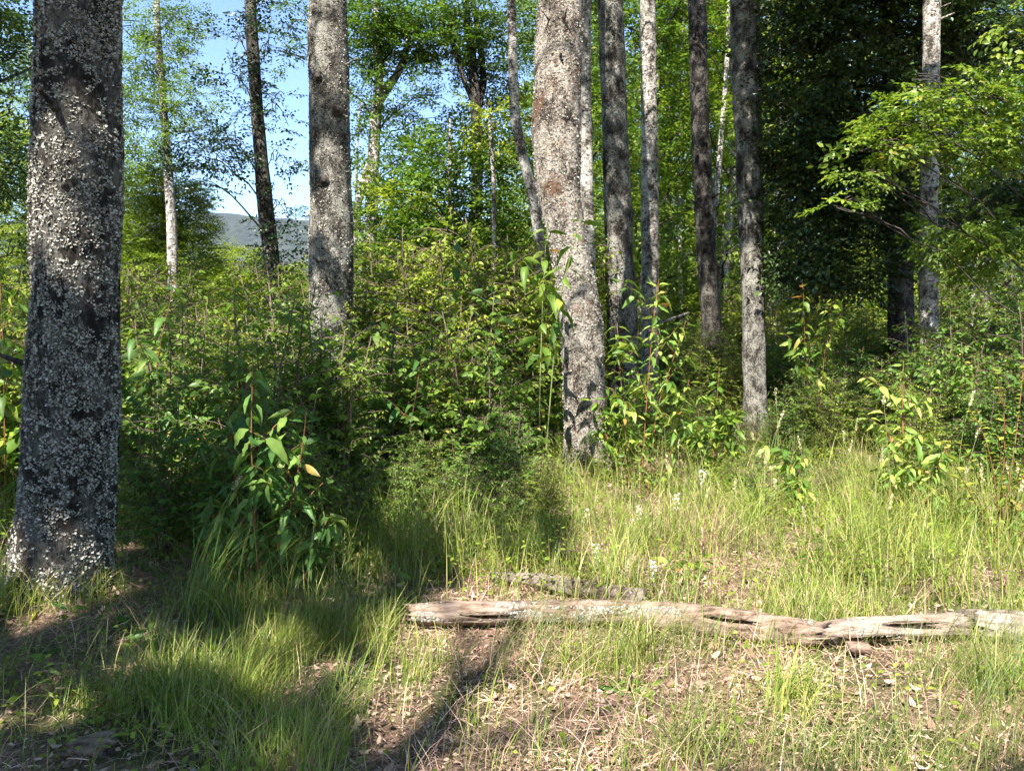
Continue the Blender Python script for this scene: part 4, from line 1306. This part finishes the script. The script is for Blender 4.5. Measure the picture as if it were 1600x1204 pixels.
mb = MB()
n = 11500
x, y = scatter(n, 2.3, 4.3, lambda x, y: d_front(x, y) * off_log(x, y), power=.8)
b = blades(n, x, y, U(.07, .24, n) * (1 + .5 * patch(x, y, 2.6, .5, .7)), U(.0025, .005, n), U(.15, 1.0, n), rng.normal(.4, 1.6, n), None, 'grass')
mb.add(b.v[0], b.f[0])
n = 13500
x, y = scatter(n, 4.25, 7.2, lambda x, y: d_back(x, y) * off_log(x, y) * np.where(x < -1.2, .9, 1))
b = blades(n, x, y, U(.12, .42, n) * (1 + .7 * patch(x, y, 1.8, .5, .7, 5)), U(.003, .0065, n), U(.15, 1.0, n), U(0, 6.28, n), None, 'grass')
mb.add(b.v[0], b.f[0])
n = 11000
x, y = scatter(n, 7, 13, lambda x, y: d_back(x, y))
b = blades(n, x, y, U(.2, .65, n), U(.004, .008, n), U(.15, 1.0, n), U(0, 6.28, n), None, 'grass', seg=3)
mb.add(b.v[0], b.f[0])
mb.obj('grass', M['grass'], kind='stuff', label='green grass growing over the clearing', category='grass')

mb = MB()
n = 2600
x, y = scatter(n, 2.3, 4.0, lambda x, y: patch(x, y, 1.6, .42, .6, 9) * np.where(x > -.1, 1, .12))
b = blades(n, x, y, U(.14, .38, n), U(.002, .0034, n), U(.3, 1.0, n), rng.normal(.35, .7, n), None, 'sedge', seg=5)
mb.add(b.v[0], b.f[0])
mb.obj('sedge', M['sedge'], kind='stuff', label='dark wiry sedge stems leaning right in the foreground', category='sedge')

mb = MB()
n = 6500
x, y = scatter(n, 2.3, 9, lambda x, y: .2 + .8 * patch(x, y, 1.5, .42, .6, 14) * off_log(x, y))
b = blades(n, x, y, U(.08, .36, n), U(.002, .004, n), U(.5, 1.25, n), U(0, 6.28, n), None, 'dry', seg=3)
mb.add(b.v[0], b.f[0])
n = 36000                                               # straw lying flat
x, y = scatter(n, 2.2, 7.5, lambda x, y: .25 + .75 * patch(x, y, 1.2, .4, .6, 20), power=1.25)
tv = np.array([[0, -.5, 0], [0, .5, 0], [.5, .5, .10], [.5, -.5, .10], [1, .3, 0], [1, -.3, 0]])
tf = np.array([[0, 3, 2, 1], [3, 5, 4, 2]])
a = U(0, 6.28, n)
L = U(.02, .10, n)
d = np.stack([np.cos(a), np.sin(a), rng.normal(0, .18, n)], -1)
mb.add(*stamp(tv, tf, np.stack([x, y, ground_z(x, y) + U(.002, .03, n)], -1), frames(d, np.array([0, 0, 1.0]) + rng.normal(0, .3, (n, 3))), np.stack([L, U(.0018, .0042, n), L], -1)))
mb.obj('dry_grass', M['dry'], kind='stuff', label='dry straw and dead grass on the ground', category='dry grass')

mb = MB()
n = 26000
x, y = scatter(n, 2.2, 8, lambda x, y: .3 + .7 * patch(x, y, 1.4, .4, .6, 31), power=1.25)
a = U(0, 6.28, n)
d = np.stack([np.cos(a), np.sin(a), rng.normal(0, .25, n)], -1)
mb.add(*stamp(LEAF2_V, LEAF2_F, np.stack([x, y, ground_z(x, y) + U(.002, .02, n)], -1), frames(d, np.array([0, 0, 1.0]) + rng.normal(0, .4, (n, 3))), U(.008, .03, n)))
n = 2200
x, y = scatter(n, 2.2, 8, lambda x, y: .3 + .7 * patch(x, y, 1.4, .4, .6, 55), power=1.25)
a = U(0, 6.28, n)
d = np.stack([np.cos(a), np.sin(a), rng.normal(0, .3, n)], -1)
mb.add(*stamp(LEAF4_V * [1, 1, -2], LEAF4_F, np.stack([x, y, ground_z(x, y) + U(.005, .03, n)], -1), frames(d, np.array([0, 0, 1.0]) + rng.normal(0, .4, (n, 3))), U(.03, .06, n)))
mb.obj('leaf_litter', M['litter'], kind='stuff', label='brown crumbled leaf litter on the ground', category='leaf litter')

# low herbs between the grass
mb = MB()
n = 33000
x, y = scatter(n, 2.4, 11, lambda x, y: (.15 + .85 * patch(x, y, 1.3, .42, .58, 40)) * np.where(y < 4.3, np.where(x < -.6, .8, .14), 1) * off_log(x, y))
a = U(0, 6.28, n)
d = np.stack([np.cos(a), np.sin(a), rng.normal(0, .3, n)], -1)
hgt = np.where(y < 4.3, .10, .30) * rng.random(n) ** 1.2 + .02
mb.add(*stamp(LEAF4_V, LEAF4_F, np.stack([x, y, ground_z(x, y) + hgt], -1), frames(d, np.array([0, 0, 1.0]) + rng.normal(0, .35, (n, 3))), U(.018, .045, n)))
mb.obj('ground_cover', M['leaf_yellow'], kind='stuff', label='low leafy herbs among the grass', category='herbs')

# tussocks of long arching grass one can tell apart
def tussock(label, px, py, n, L0, L1, mat='grass', w=.006, lean=(.3, 1.2), az=None, heads=0):
    Y = (CAMZ * FPX) / (py - 530.0)
    b0 = on_ground((px - CX) / FPX * Y, Y)
    root = thing('grass_tussock', label, 'grass tussock', b0)
    x, y = b0[0] + rng.normal(0, .05, n), b0[1] + rng.normal(0, .05, n)
    a = U(0, 6.28, n) if az is None else rng.normal(az, .8, n)
    mb = blades(n, x, y, U(L0, L1, n), U(w * .6, w * 1.2, n), U(*lean, n), a, None, 'blade', seg=8)
    mb.obj('blades', M[mat], root, b0)
    return root


tussock('tall arching grass tussock in shade right of the lichen tree', 300, 1000, 46, .5, .95, lean=(.3, 1.2), az=.6)
tussock('long bladed grass tussock in front of the shaded sapling', 350, 1010, 40, .35, .75)
tussock('arching grass tussock behind the left end of the log', 560, 880, 50, .4, .8)
tussock('bright grass tuft in a sun fleck left of the log', 385, 1070, 60, .10, .26, w=.004)
tussock('grass tussock leaning right in the front centre', 520, 1130, 60, .15, .42, az=.9)
tussock('dense green grass tussock in front of the log middle', 1000, 1040, 90, .15, .4, lean=(.2, .9))
tussock('grass tussock just behind the dark fallen branch', 1000, 860, 60, .25, .55)
tussock('straw coloured dry tussock behind the log', 1120, 870, 70, .25, .6, mat='dry', w=.004)
tussock('fresh green tussock below the clear grey trunk', 1180, 830, 80, .3, .7)
tussock('green tussock behind the right part of the log', 1460, 920, 60, .2, .5)
tussock('dark green tussock at the bottom right of centre', 1090, 1190, 70, .12, .34)
tussock('green tussock near the front right', 1230, 1120, 80, .12, .36, az=.3)
tussock('grass tussock in front of the paler log section', 1560, 1100, 60, .15, .4)
tussock('shaded front grass tussock at the bottom left', 250, 1140, 80, .15, .4)
tussock('long grass tussock behind the log centre', 850, 880, 50, .3, .6)

# seeding grass stalks
def stalk(label, pts, Y, head=.10, group=None):
    q = np.array([P(px, py, Y) for px, py in pts])
    b0 = on_ground(q[0][0], Y)
    root = thing('grass_stalk', label, 'grass stalk', b0, group)
    c, r = smooth_path(q, np.linspace(.0035, .0015, len(q)), .04)
    mb = MB()
    mb.add(*tube(c, r, 5))
    mb.obj('stem', M['stem_green'], root, b0, smooth=True)
    n = 60
    t = U(0, 1, n)
    ax = nrm(c[-1] - c[-4])
    p = c[-1] - ax * (head * .5) + ax * (t * head)[:, None] + rng.normal(0, .004, (n, 3))
    d = ax + rng.normal(0, .35, (n, 3))
    mb = MB()
    mb.add(*stamp(LEAF2_V, LEAF2_F, p, frames(d, rng.normal(0, 1, (n, 3))), U(.010, .022, n)))
    mb.obj('seed_head', M['seed'], root, b0)
    return root


stalk('tall straight grass stalk left of the yellow green sapling', [(1396, 870), (1392, 760), (1386, 690), (1380, 612)], 5.7, .05)
stalk('tall seeding grass stalk right of the yellow green sapling', [(1490, 870), (1498, 720), (1506, 660), (1522, 612)], 5.6)
stalk('seeding grass stalk leaning right near the arching bush', [(1495, 870), (1504, 760), (1520, 700), (1535, 655)], 5.5)
stalk('pale grass plume stalk before the clear grey trunk foot', [(1216, 800), (1218, 720), (1215, 660), (1212, 612)], 7.0, .16)
stalk('bent grass stalk below the pale plume', [(1190, 830), (1196, 760), (1206, 690), (1226, 640)], 6.6, .08)
stalk('tall grass stalk rising over the shaded tussock', [(290, 1000), (310, 900), (340, 800), (378, 740)], 4.0, .08)
stalk('thin dry stalk bent over left of the small bright sapling', [(1165, 820), (1180, 760), (1200, 725), (1215, 735)], 6.4, .05)

g_st = 'slender seeding grass stalks in the sunny grass'
for k in range(34):
    px, Y = U(1040, 1600), U(5.2, 8.2)
    py = 530 + CAMZ * FPX / Y
    h = U(60, 150) * 6 / Y
    lx = rng.normal(6, 14)
    stalk('slender seeding grass stalk in the sunny grass right of the centre trunk', [(px, py + 6), (px + lx * .2, py - h * .5), (px + lx * .5, py - h * .8), (px + lx, py - h)], Y, U(.06, .13), g_st)

# white flower spikes
def flower(label, px, py0, py1, Y, n=46):
    a, e = P(px, py0, Y), P(px + U(-4, 4), py1, Y)
    b0 = on_ground(a[0], Y)
    a = b0 - [0, 0, .02]
    root = thing('flower_spike', label, 'flower', b0)
    mb = MB()
    mb.add(*tube(bend(a, e, 0, 5), np.linspace(.003, .0015, 5), 5))
    mb.obj('stem', M['stem_green'], root, b0, smooth=True)
    h = (py0 - py1) * .0 + .12
    ax = nrm(e - a)
    p = e - ax * (rng.random(n) * h)[:, None] + rng.normal(0, .012, (n, 3)) * [1, 1, .3]
    mb = MB()
    d = rng.normal(0, 1, (n, 3)) + [0, 0, .3]
    mb.add(*stamp(LEAF2_V * [1, 1.6, 1], LEAF2_F, p, frames(d, rng.normal(0, 1, (n, 3))), U(.012, .024, n)))
    mb.obj('blossom', M['petal'], root, b0)
    for k in range(5):
        f = U(.15, .6)
        aa = U(0, 6.28)
        leaf_obj(root, LEAVES['leaf_sapling'][2], (a + (e - a) * f) - b0, np.array([math.cos(aa), math.sin(aa), .3]), np.array([0, 0, 1.0]), .05)


flower('white flower spike left of the others behind the dark branch', 917, 870, 795, 6.2)
flower('white flower spike in the grass below the big centre trunk', 996, 860, 790, 6.3)
flower('white flower spike below the sunlit sapling', 1057, 850, 772, 6.5)
flower('tall white flower spike nearest the low leafy sapling', 1095, 820, 735, 7.0)
flower('low white flower spike right behind the dark fallen branch', 932, 905, 852, 5.3)
flower('low white flower spike behind the middle of the log', 1021, 925, 878, 4.9)

# fallen leaves large enough to see
dl = leaf_mesh('dead_leaf', M['dead_leaf'], w=.3, droop=-.15, fold=.12)
for px, py, s, lab in ((215, 945, .07, 'upright rusty brown dead leaf right of the lichen tree foot'), (1318, 1065, .05, 'reddish dead leaf on the litter in front of the log'), (1060, 1145, .05, 'pinkish dead leaf in the front grass'),
                       (460, 868, .05, 'orange dead leaf hanging low by the shaded sapling'), (180, 880, .06, 'orange dead leaf beside the lichen tree')):
    Y = CAMZ * FPX / (py - 530.0)
    b0 = on_ground((px - CX) / FPX * Y, Y) + [0, 0, .035]
    o = bpy.data.objects.new('dead_leaf', dl)
    COL.objects.link(o)
    o.location, o.rotation_euler, o.scale = b0, (U(-.3, .3), -.7, U(0, 6)), (s, s, s)
    o['label'], o['category'] = lab, 'leaf'

# ------------------------------------------------------------------ the air between here and the hill
mb = MB()
lo, hi = np.array([-4700., -4700., -6.]), np.array([4700., 4700., 430.])
V = np.array([[(lo, hi)[i][0], (lo, hi)[j][1], (lo, hi)[k][2]] for i in (0, 1) for j in (0, 1) for k in (0, 1)])
mb.add(V, np.array([[0, 1, 3, 2], [4, 6, 7, 5], [0, 4, 5, 1], [2, 3, 7, 6], [0, 2, 6, 4], [1, 5, 7, 3]]))
hm = bpy.data.materials.new('haze')
hm.use_nodes = True
ht = hm.node_tree
ht.nodes.remove(ht.nodes['Principled BSDF'])
pv = ht.nodes.new('ShaderNodeVolumePrincipled')
pv.inputs['Color'].default_value = (0.80, 0.89, 1.0, 1)
pv.inputs['Density'].default_value = 0.00005
ht.links.new(pv.outputs[0], ht.nodes['Material Output'].inputs['Volume'])
mb.obj('haze', hm, kind='stuff', label='thin blue haze in the air', category='haze')
